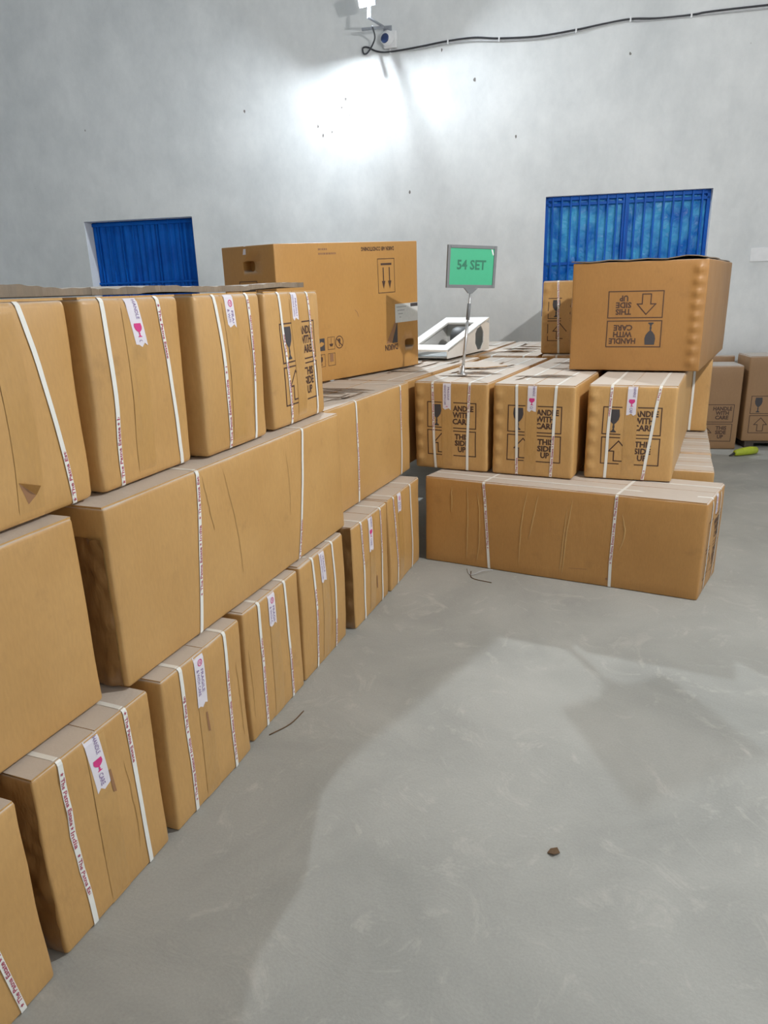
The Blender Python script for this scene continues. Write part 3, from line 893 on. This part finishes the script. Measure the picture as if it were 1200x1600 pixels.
P = middle('long middle-row carton of plain board at the open end of the middle row', (-.075, -.52), (-.075, .888), 21, st=(-.35, .0), h=.503)
Q = middle('long middle-row carton with glossy brown tape on its open end, two slanting straps', (-.048, .95), (-.040, 2.345), 22, st=(-.31, .36), sl=(-.06, -.08),
           prints=(((.12, .485, False),), ((.01, .16, False),)), h=.505)
Q.packing_tape(-.12, .02, 'F', mat='tape_crumpled'); Q.packing_tape(.08, .21, 'F', mat='tape_crumpled', t1=.42)
Rb = middle('dusty-topped middle-row carton below the triangle-logo carton', (-.125, 2.385), (-.088, 3.398), 23, st=(-.195, .37), sl=(0, -.005),
            prints=(((.06, .40, False),), ((.25, .47, False),)))
R2 = middle('second dusty carton inward, carrying the triangle-logo carton', (-.60, 2.40), (-.56, 3.395), 24, st=(-.2, .37))
R3 = middle('innermost dusty carton carrying the triangle-logo carton', (-1.10, 2.42), (-1.07, 3.40), 25, st=(-.2, .37))

def top(label, p0, p1, seed, h=.494, z=1.004, st=(-.25, .27), sl=(0, 0), prints=((), ()), tape=0., tlen=.14, style=0, slant=0., marks=False, amp=.011, dents=(), depth=L):
    loc, yaw, dims = end_box(p0, p1, depth, h, z)
    c = Carton('strapped_carton', label, GT, loc, yaw, dims, seed, amp=amp, dents=dents, bulge=.010, rad=.018)
    w = dims[0]
    if marks: c.marks(.01, h*.46, gap=(-.04, .035), hide=(-.043, .038))
    c.packing_tape(-.04+tape, .035+tape)
    for k in (0, 1): c.strap_end(st[k]*w, (st[k]+sl[k])*w, prints[k])
    if tlen: c.fragile_tape(tape, tlen, slant, style)
    return c

S_0 = top('top-row carton with a torn triangular flap in its face', (-.112, .62), (-.122, 1.020), 31, h=.494, st=(-.40, .13), sl=(.08, .20), prints=((), ((.01, .14, False),)), tlen=0)
a = Art(); a.poly([(-.035, .10), (-.012, .045), (.012, .06)]); S_0.decal('torn_hole', a, 'F', 'ink_pale', off=.0016)
vv = [S_0.surf((-.035, -L/2, .10), .002), S_0.surf((.012, -L/2, .06), .002), S_0.surf((.008, -L/2, .085), .022)]
link('torn_flap', from_py(vv, [(0, 1, 2)]), 'kraft_plain', S_0.root)
S_1 = top('top-row carton with bold strap lettering and a pink goblet tape', (-.114, 1.045), (-.112, 1.432), 32, st=(-.31, .25), sl=(.0, .12), prints=(((.01, .19, False),), ((.31, .47, True),)), tape=-.012, tlen=.125, slant=.02)
S_2 = top('plain top-row carton with a rounded CARE tape, beside the carton with printed panels', (-.085, 1.468), (-.085, 1.845), 33, st=(-.22, .28), sl=(.06, .0), prints=(((.01, .27, False),), ((.2, .47, False),)), tape=-.005, tlen=.10, style=1)
S_3 = top('printed carton with goblet and arrow panels at the end of the top row', (-.102, 1.905), (-.108, 2.350), 34, st=(-.27, .26), sl=(.06, .06), prints=(((.02, .34, False),), ((.2, .47, False),)), tape=0., tlen=.10, style=2, marks=True)

# flattened cardboard on the top row
def board_sheet(name, label, x0, x1, y0, y1, z, thick, seed, lift=0.0):
    nx, ny = 10, 90
    verts, faces = [], []
    rng = random.Random(seed)
    for layer in (0, 1):
        for j in range(ny+1):
            for i in range(nx+1):
                b_ = j/ny; a_ = i/nx
                y = y0+(y1-y0)*b_
                edge = 0.03*noise.noise((y*5, seed, 0))+0.014*noise.noise((y*23, seed, 3)) if i == nx else 0
                end = 0.03*noise.noise((a_*9, seed, 7)) if j in (0, ny) else 0
                x = x0+(x1-x0)*a_+edge
                zz = z+0.012*max(0, noise.noise((x*2, y*2.4, seed))+.3*noise.noise((x*3, y*7, seed)))*a_+lift*(max(0, b_-.6)/.4)**2*(0.5+0.5*math.sin(a_*7))
                verts.append((x, y+end, zz+layer*(thick*(0.72+0.5*noise.noise((y*3.1, seed, 9))+0.22*noise.noise((y*19, a_*3, seed))))))
    k = (nx+1)*(ny+1)
    for j in range(ny):
        for i in range(nx):
            q = (j*(nx+1)+i, j*(nx+1)+i+1, (j+1)*(nx+1)+i+1, (j+1)*(nx+1)+i)
            faces += [q[::-1], tuple(t+k for t in q)]
    for j in range(ny):
        for i in (0, nx):
            a_, b_ = j*(nx+1)+i, (j+1)*(nx+1)+i; faces.append((a_, b_, b_+k, a_+k))
    for i in range(nx):
        for j in (0, ny):
            a_, b_ = j*(nx+1)+i, j*(nx+1)+i+1; faces.append((a_, b_, b_+k, a_+k))
    me = from_py(verts, faces)
    bm = bmesh.new(); bm.from_mesh(me); bmesh.ops.recalc_face_normals(bm, faces=bm.faces); bm.to_mesh(me); bm.free()
    o = link(name, me, 'kraft_grey')
    tag(o, label, 'cardboard sheet', 'flattened cardboard on the top row')
    return o
board_sheet('cardboard_sheet', 'thick dark flattened cardboard slab over the torn-flap carton', -1.2, -.175, .30, 1.17, 1.4985, .034, 3)
board_sheet('cardboard_sheet', 'ragged flattened cardboard over the carton with printed panels', -1.25, -.20, 1.19, 2.40, 1.4985, .024, 5, lift=.006)

# ------------------------------------------------------------------ upside-down carton on the left stack
def plain_body(root, w, l, h, seed, mat, amp=.003):
    c = Carton.__new__(Carton)
    c.w, c.l, c.h, c.hb = w, l, h, h
    c.seed = seed; c.amp = amp; c.bulge = .004; c.dents = []; c.r = .006
    c.sv = Vector((seed*3.17 % 50, seed*7.31 % 50, seed*1.93 % 50)); c.rng = random.Random(seed); c.root = root; c.mat = mat
    return c

loc, yaw, dims = long_box((-.632, 2.955), (-.300, 4.215), .38, .744, 1.004)
dk = empty('upside_down_carton', 'big tall carton standing upside down with a dark triangle logo and arrow panel', 'carton', loc, yaw)
dc = plain_body(dk, dims[0], dims[1], dims[2], 41, 'kraft_plain', .002)
body_me = dc.body_mesh(.08)
body = link('carton_body', body_me, 'kraft_plain', dk, smooth=True)
def slot_cutter(face, s, t, w, h, depth=.05):
    bm = bmesh.new()
    pts = []
    for k in range(20):
        an = 2*math.pi*k/20
        px = math.copysign(abs(math.cos(an))**.45, math.cos(an))*w/2; py = math.copysign(abs(math.sin(an))**.45, math.sin(an))*h/2
        pts.append((s+px, t+py))
    def p3(a_, b_, off):
        p = Vector(dc.face_pt(face, a_, b_)); n_ = {'R': Vector((1, 0, 0)), 'F': Vector((0, -1, 0))}[face]
        return p+n_*off
    o_ = [bm.verts.new(p3(a_, b_, .03)) for a_, b_ in pts]; i_ = [bm.verts.new(p3(a_, b_, -depth)) for a_, b_ in pts]
    bm.faces.new(o_); bm.faces.new(i_[::-1])
    for k in range(20): bm.faces.new((o_[k], i_[k], i_[(k+1) % 20], o_[(k+1) % 20]))
    me_ = bm_mesh(bm)
    ob = bpy.data.objects.new('cut', me_); COL.objects.link(ob); ob.parent = dk
    return ob
cuts = [slot_cutter('R', .545, .145, .105, .052, .14), slot_cutter('F', .01, .64, .085, .055)]
for q in cuts:
    mo = body.modifiers.new('b', 'BOOLEAN'); mo.object = q; mo.operation = 'DIFFERENCE'; mo.solver = 'EXACT'
dg = bpy.context.evaluated_depsgraph_get(); dg.update()
nm = bpy.data.meshes.new_from_object(body.evaluated_get(dg))
body.modifiers.clear(); body.data = nm; nm.name = 'carton_body'
for q in cuts: bpy.data.objects.remove(q)
if not nm.materials: nm.materials.append(M['kraft_plain'])

# face 'R' of this carton: s from -0.65 to 0.65, t 0..0.748
def pd(name, art, mt='ink', off=.0009): return dc.decal(name, art, 'R', mt, dk, off=off)
x0, x1, y0, y1 = .215, .392, .455, .650
ap = pd('arrow_panel', Art().frame(x0, y0, x1, y1, .004))
dc.decal('arrow_bar', Art().rect(.248, .612, .360, .624), 'R', 'ink', ap)
for xx in (.272, .336):
    dc.decal('arrow', Art().rect(xx-.005, .52, xx+.005, .60).poly([(xx-.018, .524), (xx, .478), (xx+.018, .524)]), 'R', 'ink', ap)
t1_ = Art().text('DAIKIN AIR CONDITIONING', 0, 0, .022, .33, bold=.03); pd('maker_line', t1_.xf(rot=math.pi, ox=.225, oy=.715), 'ink')
for yy, ww in ((.705, .075), (.682, .15)):        # two small illegible printed lines
    xx = -.32; al = Art()
    rg = random.Random(int(yy*1000))
    while xx < -.32+ww:
        k = .006+rg.random()*.016; al.rect(xx, yy, min(xx+k, -.32+ww), yy+.010); xx += k+.004
    pd('small_print', al, 'ink_pale')['kind'] = 'stuff'
t2_ = Art().text('DAIKIN', 0, 0, .034, .14, bold=.04); pd('maker_name', t2_.xf(rot=math.pi, ox=.340, oy=.150))
pd('logo_triangle', Art().poly([(.345, .158), (.408, .158), (.408, .285)]), 'ink_grey')
pd('logo_stripe', Art().poly([(.282, .158), (.338, .158), (.395, .262), (.404, .31)]), 'ink_pale')
pd('icon_panel', Art().rect(-.365, .172, -.303, .240), 'ink_grey')
ic = [pd('icon_panel', Art().frame(cx_-.031, cy_-.035, cx_+.031, cy_+.035, .0025)) for cx_, cy_ in ((-.247, .208), (-.335, .118), (-.247, .118))]
ir = pd('icon_ring', Art().ring(-.175, .208, .036, .005, 24))
dc.decal('icon', Art().line((-.2, .23), (-.15, .186), .006).goblet(-.175, .186, .042, .02), 'R', 'ink', ir)
dc.decal('icon', Art().poly([(-.265, .205), (-.229, .205), (-.238, .19), (-.256, .19)]).line((-.247, .203), (-.247, .236), .0025), 'R', 'ink', ic[0])
dc.decal('icon', Art().goblet(-.335, .092, .046, .022).line((-.335, .135), (-.335, .15), .003), 'R', 'ink', ic[1])
dc.decal('icon', Art().rect(-.262, .105, -.232, .149), 'R', 'ink_pale', ic[2])
hand = Art().add([(-.358, .205), (-.334, .222), (-.312, .216), (-.31, .206), (-.33, .196), (-.352, .194)], [(0, 5, 4, 3, 2, 1)])
dc.decal('printed_hand', hand, 'R', 'kraft_plain', dk, off=.0016)
lb = Art().rect(.385, .275, .646, .385, .05); lo = dc.decal('paper_label', lb, 'R', 'label', dk, off=.0014)
lb = Art().rect(.56, .362, .644, .382, .05); dc.decal('label_print', lb, 'R', 'ink_grey', lo, off=.002)
lb = Art()
for k in range(4): lb.rect(.40+.01*k, .365-.02*k, .51-.02*k, .368-.02*k, .05)
dc.decal('label_print', lb, 'R', 'frame_grey', lo, off=.002)
lb = Art().frame(-.07, .50, .06, .565, .004); dc.decal('printed_marks', lb, 'F', 'ink', dk)
lb = Art().rect(-.055, .512, .045, .535); dc.decal('printed_marks', lb, 'F', 'ink_grey', dk)
lb = Art().poly([(-.03, .70), (-.008, .70), (-.008, .744), (-.022, .744)]); dc.decal('tape_scrap', lb, 'F', 'tape_white', dk, off=.0014)
lb = Art().line((-.02, .375), (.0, .36), .004).line((.0, .36), (.008, .338), .004); dc.decal('scratch', lb, 'R', 'ink_pale', dk)

def rack(o_):
    for ch in o_.children:
        for v in ch.data.vertices: v.co.z += v.co.z/.748*.028*v.co.y/.65
        rack(ch)
rack(dk)

# ------------------------------------------------------------------ stack across the aisle's end
GR = 'cartons of the stack across the end of the aisle'
def facing(label, p0, p1, z, seed, h=.496, depth=L, marks=True, st=(-.26, .27), sl=(0, 0), prints=((), ()), tape=0., tlen=.12, style=0, slant=0., bumps=True, mat='kraft', amp=.006, group=GR, name='strapped_carton', straps=True, mscale=1., back=False):
    loc, yaw, dims = end_box(p0, p1, depth, h, z)
    w = dims[0]; dn = []
    if bumps:
        for k in range(6): dn.append(((-w/2+.028, -depth/2, .06+k*(h-.12)/5), .017, -.016))
    c = Carton(name, label, group, loc, yaw, dims, seed, mat=mat, amp=amp, dents=dn, step=.016 if bumps else .055, rad=.014)
    if marks: c.marks(.008, h*.47, gap=(-.05, .012) if straps else None, hide=(-.053, .015) if straps else None, scale=mscale)
    if straps:
        c.packing_tape(-.048+tape, .014+tape)
        for k in (0, 1): c.strap_end(st[k]*w, (st[k]+sl[k])*w, prints[k], back=back)
        if tlen: c.fragile_tape(-.018+tape, tlen, slant, style)
    return c

loc, yaw, dims = long_box((.035, 3.278), (1.466, 3.125), .415, .498, 0)
T = Carton('long_strapped_carton', 'low long carton on the floor with its long side across the end of the aisle', GR, loc, yaw, dims, 51, mat='kraft_dark', amp=.006, bulge=.004, step=.05)
T.strap_girth(-.375, -.335, ((.12, .485, False),)); T.strap_girth(.31, .305, ((.13, .485, False),))
for k in (-.10, .10): T.strap_end(k)
# right end of this carton is its local +Y end
T.fragile_tape(0., .10, 0., 1, 'B')
ink_, gr_ = handle_marks((-.05, .012)); T.decal('printed_marks', ink_.xf(ox=0, oy=.23), 'B', 'ink')

def crease(c, face, s, t0, t1, bow, wd=.0045, lean=0.):
    """a wrinkle standing proud in the clear wrap"""
    n = 14; verts, faces = [], []
    for j in range(n+1):
        u = j/n; t = t0+(t1-t0)*u; ss = s+lean*u+bow*math.sin(u*math.pi)+.004*noise.noise((u*6, s*9, 2)); k = math.sin(u*math.pi)**.5 if 0 < u < 1 else .05
        verts += [c.surf(c.face_pt(face, ss-wd*k, t), .0008), c.surf(c.face_pt(face, ss, t), .0008+.0022*k), c.surf(c.face_pt(face, ss+wd*k, t), .0008)]
    for j in range(n):
        for i in (0, 1): faces.append((j*3+i, j*3+i+1, (j+1)*3+i+1, (j+1)*3+i))
    return link('wrap_wrinkle', from_py(verts, faces), 'tape_brown', c.root, smooth=True)
for s, t0, t1, bow, lean in ((-.47, .03, .46, .004, .0), (-.41, .02, .44, .015, .0), (-.17, .05, .47, -.01, .03), (-.12, .2, .46, .0, .04), (.065, .03, .45, -.006, .03), (.34, .2, .40, .02, .0), (-.56, .3, .45, 0, 0), (.05, .04, .40, .0, .02)):
    crease(T, 'R', s, t0, t1, bow, lean=lean)
for c, s, t0, t1, bow, lean in ((Q, -.12, .1, .47, .01, -.06), (Q, -.26, .3, .48, .0, -.03), (Q, .22, .2, .44, .01, .0), (P, .35, .3, .45, .0, .02)):
    crease(c, 'R', s, t0, t1, bow, lean=lean, wd=.003)
for c, s in ((C, .17), (D, -.17), (E_, .05), (B, .08), (F_, .1), (S_1, -.03), (S_2, .09)):
    crease(c, 'F', s, .08, .36, .006, lean=-.01, wd=.0025)
a = Art().line((.10, .075), (.19, .082), .0025).disc(.305, .065, .006, 8).disc(.29, .045, .007, 8); T.decal('scuff_marks', a, 'R', 'ink_pale')

U1 = facing('printed carton under the green sign', (-.080, 3.460), (.352, 3.424), .499, 52, st=(-.24, .26), sl=(.03, -.03), prints=(((.22, .48, False),), ((.33, .48, False),)), tape=0, tlen=.145, style=2)
U2 = facing('printed carton between the sign carton and the one with a bulging right edge', (.380, 3.425), (.816, 3.388), .499, 53, st=(-.21, .27), sl=(.03, -.03), prints=(((.0, .10, False),), ((.01, .25, False),)), tape=.01, tlen=.135, style=0)
U3 = facing('printed carton at the free end of the row, its long side open to the right', (.868, 3.452), (1.303, 3.454), .499, 54, st=(-.23, .31), sl=(-.02, -.13), prints=(((.33, .48, True),), ((.0, .06, True), (.42, .48, True))), tape=.02, tlen=.145, style=0, back=True)
U0 = facing('dusty carton hidden behind the sign carton, under the triangle-logo carton', (-.59, 3.48), (-.135, 3.445), .499, 55, marks=False, tlen=0)
# second rank on that level
ranks = [(-1.02, -.57), (-.55, -.10), (-.08, .37), (.39, .84)]
labs = ['rear-rank dusty carton beyond the triangle-logo carton', 'rear-rank dusty carton under the white unit casing',
        'rear-rank dusty carton behind the sign carton, next to the white unit casing', 'rear-rank dusty carton under the strapped carton by the barred window']
RANK = []
for k, ((xa, xb), lb_) in enumerate(zip(ranks, labs)):
    RANK.append(facing(lb_, (xa, 4.94+.02*k), (xb, 4.92+.02*k), .499, 60+k, h=.496+(.004*(k % 2)), depth=1.36, marks=False, tlen=0, bumps=False))
sidebox = facing('rear-rank carton jutting out beneath the upturned carton', (1.07, 4.88), (1.535, 4.88), .499, 66, h=.494, depth=1.3, marks=False, tlen=0, bumps=False)
# bottom level behind the low long carton
y = 3.80
labs = ['bottom carton next behind the low long carton', 'bottom carton two places behind the low long carton', 'bottom carton three places behind the low long carton',
        'bottom carton four places behind the low long carton', 'bottom carton five places behind the low long carton', 'last bottom carton before the back wall']
for k in range(6):
    loc, yaw, dims = long_box((.13+.01*k, y-.0), (1.53+.008*k, y-.02), .42, .494+.003*(k % 2), 0)
    c = Carton('long_strapped_carton', labs[k], GR, loc, yaw, dims, 70+k)
    c.strap_girth(-.35); c.strap_girth(.35)
    for q in (-.1, .1): c.strap_end(q)
    y += .445
for k in range(7):
    loc, yaw, dims = long_box((-1.32, 3.45+.445*k), (.06, 3.44+.445*k), .42, .494, 0)

V = facing('strapped carton standing on the rear rank against the blue barred window', (.372, 5.075), (.735, 5.065), .9985, 81, h=.515, depth=1.25, st=(-.20, .10), sl=(.06, .04), prints=(((.1, .5, False),), ()), tape=.07, tlen=.18, style=2)

loc, yaw, dims = end_box((.700, 4.022), (1.408, 4.005), 1.42, .600, 1.002)
dn = [((dims[0]/2-.045, -.71, .05+k*.062), .020, -.020) for k in range(9)]
X = Carton('upturned_carton', 'upturned carton with inverted HANDLE WITH CARE panels and a scalloped edge', None, loc, yaw, dims, 82, mat='kraft_top', amp=.004, bulge=.004, dents=dn, flaps=False, step=.015, rad=.006)
X.marks(-.005, .285, flip=True, scale=1.02)
# loose top flaps
def loose_flap(c, x0, x1, y0, y1, lift, seed):
    nx, ny = 14, 6; verts, faces = [], []
    for layer in (0, 1):
        for j in range(ny+1):
            for i in range(nx+1):
                a_, b_ = i/nx, j/ny
                verts.append((x0+(x1-x0)*a_, y0+(y1-y0)*b_, c.hb-.001+layer*.005+lift*max(0, noise.noise((a_*4+seed, b_, 1))+.35)))
    k = (nx+1)*(ny+1)
    for j in range(ny):
        for i in range(nx):
            q = (j*(nx+1)+i, j*(nx+1)+i+1, (j+1)*(nx+1)+i+1, (j+1)*(nx+1)+i); faces += [q[::-1], tuple(t+k for t in q)]
    for j in range(ny):
        for i in (0, nx): a_, b_ = j*(nx+1)+i, (j+1)*(nx+1)+i; faces.append((a_, b_, b_+k, a_+k))
    for i in range(nx):
        for j in (0, ny): a_, b_ = j*(nx+1)+i, j*(nx+1)+i+1; faces.append((a_, b_, b_+k, a_+k))
    me_ = from_py(verts, faces)
    bm = bmesh.new(); bm.from_mesh(me_); bmesh.ops.recalc_face_normals(bm, faces=bm.faces); bm.to_mesh(me_); bm.free()
    link('loose_flap', me_, 'kraft_grey', c.root)
loose_flap(X, -.365, .34, -.72, -.02, .020, 2)
loose_flap(X, -.35, .34, .02, .70, .012, 5)
def racked(o_, f):                      # a carton standing out of square
    for ch in o_.children:
        for v in ch.data.vertices: f(v.co)
        racked(ch, f)
def sh_x(co): co.x += .125*(co.y+.71)
racked(X.root, sh_x)
def sh_u(co): co.x += .085*(co.y+.70)
racked(U3.root, sh_u)
def sh_t(co): co.y += .13*(.2075-co.x)
racked(T.root, sh_t)

def top_folds(c, n, seed):
    rg = random.Random(seed)
    for k in range(n):
        ln = .10+.32*rg.random(); along = rg.random() < .45
        x0_ = (rg.random()-.5)*(c.w-.12); y0_ = (rg.random()-.5)*(c.l-.5)
        if not along: ln = min(ln, c.w*.75); x0_ *= .25
        wd = .016+.022*rg.random(); lf = .004+.006*rg.random(); m = 8; verts, faces = [], []
        for j in range(m+1):
            u = j/m-.5; q = math.cos(u*math.pi)**.6 if abs(u) < .5 else .0
            wob = .01*noise.noise((j*.7, seed+k, 1))
            e = [(0, .0032), (.6*wd*q+.002, .0034+lf*q*.6), (wd*q+.004, .0036+lf*q)]
            for dx, dz in e:
                if along: p = (x0_+dx+wob, y0_+u*ln)
                else: p = (x0_+u*ln, y0_-dx+wob)
                p = (max(-c.w/2+.012, min(c.w/2-.012, p[0])), max(-c.l/2+.012, min(c.l/2-.012, p[1])))
                verts.append((p[0], p[1], c.hb+dz))
        for j in range(m):
            for i in (0, 1): faces.append((j*3+i, j*3+i+1, (j+1)*3+i+1, (j+1)*3+i))
        me_ = from_py(verts, faces)
        bm = bmesh.new(); bm.from_mesh(me_); bmesh.ops.recalc_face_normals(bm, faces=bm.faces)
        if sum(f.normal.z for f in bm.faces) < 0: bmesh.ops.reverse_faces(bm, faces=bm.faces)
        bm.to_mesh(me_); bm.free()
        link('board_fold', me_, c.mat, c.root, smooth=True)
for c_, n_, q_ in ((U1, 9, 1), (U2, 8, 2), (U0, 6, 4)): top_folds(c_, n_, q_)
for k_, c_ in enumerate(RANK[:3]): top_folds(c_, 9, 10+k_)
top_folds(Rb, 8, 21)

# torn board scrap on the dusty tops
me = from_py([(0, 0, 0), (.16, -.02, .002), (.30, .05, .004), (.16, .10, .03), (.03, .06, .026)], [(0, 1, 2, 3, 4)])
o = link('cardboard_scrap', me, 'kraft'); o.location = (.02, 4.05, 1.0005); o.rotation_euler = (0, 0, R(10))
sm = o.modifiers.new('s', 'SOLIDIFY'); sm.thickness = .004; sm.offset = 1
tag(o, 'torn piece of board curling up from the dusty carton tops behind the sign', 'cardboard scrap')

# ------------------------------------------------------------------ cartons by the back wall
def wallcarton(label, p0, p1, z, h, depth, seed, mx):
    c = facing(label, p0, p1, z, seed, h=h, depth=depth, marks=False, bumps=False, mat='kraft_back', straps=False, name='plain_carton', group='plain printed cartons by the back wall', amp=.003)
    if mx < 1: c.marks(mx, h*.32, scale=1.12)
    return c
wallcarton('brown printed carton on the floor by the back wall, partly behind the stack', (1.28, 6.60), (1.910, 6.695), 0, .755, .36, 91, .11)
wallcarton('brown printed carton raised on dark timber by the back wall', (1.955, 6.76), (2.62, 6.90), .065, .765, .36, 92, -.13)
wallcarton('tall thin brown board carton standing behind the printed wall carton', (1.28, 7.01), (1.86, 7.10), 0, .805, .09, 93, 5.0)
pl = empty('timber_skid', 'dark timber skid under the raised brown carton by the back wall', 'pallet', (2.29, 7.01, 0), R(12))
for k in (-.3, 0, .3): link('bearer', box_mesh((k-.04, -.16, 0), (k+.04, .16, .045), .003), 'pallet', pl)
link('deck_board', box_mesh((-.34, -.16, .045), (.34, .16, .064), .003), 'pallet', pl)

# lime yellow tool on the floor
lm = empty('lime_roll', 'lime yellow plastic roll with a black tip lying on the floor', 'roll', (1.965, 6.46, 0), R(38))
pts = [(-.11, 0, .03), (-.10, 0, .032), (-.03, 0, .036), (.06, 0, .038), (.12, 0, .036), (.135, 0, .034)]
link('sleeve', tube_mesh(pts, [.014, .026, .034, .036, .032, .014], 12), 'lime', lm, smooth=True)
link('tip', tube_mesh([(-.16, 0, .012), (-.13, 0, .02), (-.105, 0, .03)], [.005, .010, .014], 8), 'black_rubber', lm, smooth=True)

# ------------------------------------------------------------------ white unit casing
ac = empty('unit_casing', 'white sloping metal unit casing with a square opening and an octagonal side hole', 'appliance casing', (-.19, 4.54, 1.009), R(-8))
W_, D_, zf, zb, bd = .36, .80, .06, .245, .07
def slope(x, y): return (x, y, zf+(zb-zf)*y/D_)
outer = [slope(0, 0), slope(0, D_), slope(-W_, D_), slope(-W_, 0)]
inner = [slope(-bd, .11), slope(-bd, D_-.14), slope(-W_+bd, D_-.14), slope(-W_+bd, .11)]
me = from_py(outer+inner, [(0, 1, 5, 4), (1, 2, 6, 5), (2, 3, 7, 6), (3, 0, 4, 7)])
o = link('front_frame', me, 'casing', ac); sm = o.modifiers.new('s', 'SOLIDIFY'); sm.thickness = .014; sm.offset = -1
cyo, czo, ro = .60, .102, .094
octo = [(0, cyo+ro*math.cos(R(22.5+45*k)), czo+ro*math.sin(R(22.5+45*k))) for k in range(8)]
per = [(0, D_, .20), (0, .70, zf+(zb-zf)*.70/D_), (0, .45, zf+(zb-zf)*.45/D_), (0, 0, zf), (0, 0, 0), (0, .5, 0), (0, .72, 0), (0, D_, 0)]
me = from_py(octo+per, [(0, 8, 9, 1), (1, 9, 10, 2), (2, 10, 11, 3), (3, 11, 12, 4), (4, 12, 13, 5), (5, 13, 14, 6), (6, 14, 15, 7), (7, 15, 8, 0)])
o = link('side_panel', me, 'casing', ac); sm = o.modifiers.new('s', 'SOLIDIFY'); sm.thickness = .008
me = from_py([(-W_, 0, 0), (-W_, D_, 0), (-W_, D_, zb), (-W_, 0, zf)], [(0, 1, 2, 3)])
o = link('side_panel', me, 'casing', ac); sm = o.modifiers.new('s', 'SOLIDIFY'); sm.thickness = .008
me = from_py([(-W_, D_, 0), (0, D_, 0), (0, D_, zb), (-W_, D_, zb)], [(0, 1, 2, 3)])
o = link('back_panel', me, 'casing', ac); sm = o.modifiers.new('s', 'SOLIDIFY'); sm.thickness = .006
link('base_tray', box_mesh((-W_+.01, .01, .001), (-.01, D_-.01, .008)), 'casing_grey', ac)
o = link('fan_scroll', lathe_mesh([(.085, 0), (.095, .02), (.095, .10), (.07, .13), (.03, .13)], 20), 'casing_dark', ac, smooth=True)
o.location = (-.20, .58, .10); o.rotation_euler = (0, R(90), 0); o.scale = (.9, 1, 1)

# ------------------------------------------------------------------ green sign
sg = empty('sign_stand', 'green paper sign reading 54 SET in a grey frame on a thin steel pole', 'sign', (.126, 3.735, .9995), R(-15))
sg.rotation_euler = (R(2.5), R(4.5), R(44))
link('base', lathe_mesh([(.030, 0), (.030, .006), (.014, .012), (.010, .05), (.008, .055)], 20), 'steel', sg, smooth=True)
link('pole', tube_mesh([(0, 0, .01), (.002, 0, .30)], [.0085, .0085], 12), 'steel', sg, smooth=True)
link('pole_extension', tube_mesh([(.002, 0, .28), (.003, 0, .47)], [.006, .006], 10), 'steel', sg, smooth=True)
link('collar', tube_mesh([(.002, 0, .31), (.002, 0, .40)], [.0105, .0105], 12), 'frame_grey', sg, smooth=True)
bd_ = empty('x', 'x', 'x'); bpy.data.objects.remove(bd_)
me = from_py([(-.045, -.006, .485), (.045, -.006, .485), (.012, -.006, .455), (-.012, -.006, .455), (-.045, .006, .485), (.045, .006, .485), (.012, .006, .455), (-.012, .006, .455)],
             [(0, 3, 2, 1), (4, 5, 6, 7), (0, 1, 5, 4), (1, 2, 6, 5), (2, 3, 7, 6), (3, 0, 4, 7)])
link('clamp', me, 'frame_grey', sg)
SW, SH, sz, ft = .312, .226, .484, .017
bmf = bmesh.new()
for lo_, hi_ in (((-SW/2, -.006, 0), (-SW/2+ft, .006, SH)), ((SW/2-ft, -.006, 0), (SW/2, .006, SH)), ((-SW/2+ft, -.006, 0), (SW/2-ft, .006, ft)), ((-SW/2+ft, -.006, SH-ft), (SW/2-ft, .006, SH))):
    bm_box(bmf, lo_, hi_, .002)
fr = link('sign_frame', bm_mesh(bmf), 'frame_grey', sg); fr.location = (0, 0, sz); fr.rotation_euler = (0, R(-2.5), 0)
pp = link('sign_sheet', box_mesh((-SW/2+.01, -.002, .01), (SW/2-.01, .002, SH-.01)), 'green', fr)
tx = Art().text('54 SET', -.002, SH*.44, .050, .185, bold=.03)
link('sign_lettering', from_py([(x_, -.0026, y_) for x_, y_ in tx.v], tx.f), 'green_ink', pp)
cc = Art().poly([(SW/2-.037, SH-.017), (SW/2-.028, SH-.020), (SW/2-.019, SH-.045), (SW/2-.022, SH-.052), (SW/2-.027, SH-.045)])
link('sleeve_corner', from_py([(x_, -.003, y_) for x_, y_ in cc.v], cc.f), 'white_plastic', pp)

# ------------------------------------------------------------------ litter
me = from_py([(-.018, 0, 0), (-.004, -.012, .004), (.016, -.004, .001), (.012, .009, .007), (-.006, .011, .003)], [(0, 1, 2, 3, 4)])
o = link('leaf_scrap', me, 'leaf'); o.location = (1.038, 1.276, .001); o.rotation_euler = (0, 0, .4)
sm = o.modifiers.new('s', 'SOLIDIFY'); sm.thickness = .003; sm.offset = 1
tag(o, 'small brown crumpled leaf scrap on the bare concrete', 'litter')
def strand(pts, mat, label, r_=.0022):
    o_ = link('strap_offcut', tube_mesh(smooth_path(pts, 5), r_, 5), mat, None, smooth=True)
    tag(o_, label, 'litter')
strand([(.02, 1.50, .003), (.06, 1.58, .004), (.075, 1.66, .012)], 'leaf', 'dark strand poking out under the bottom row of cartons')
strand([(.30, 3.20, .003), (.34, 3.12, .004), (.40, 3.16, .02), (.44, 3.22, .004)], 'grey_cable', 'pale curled strap offcut at the foot of the low long carton')
strand([(.33, 3.17, .003), (.36, 3.08, .003), (.47, 3.05, .003)], 'leaf', 'thin dark thread lying before the low long carton')
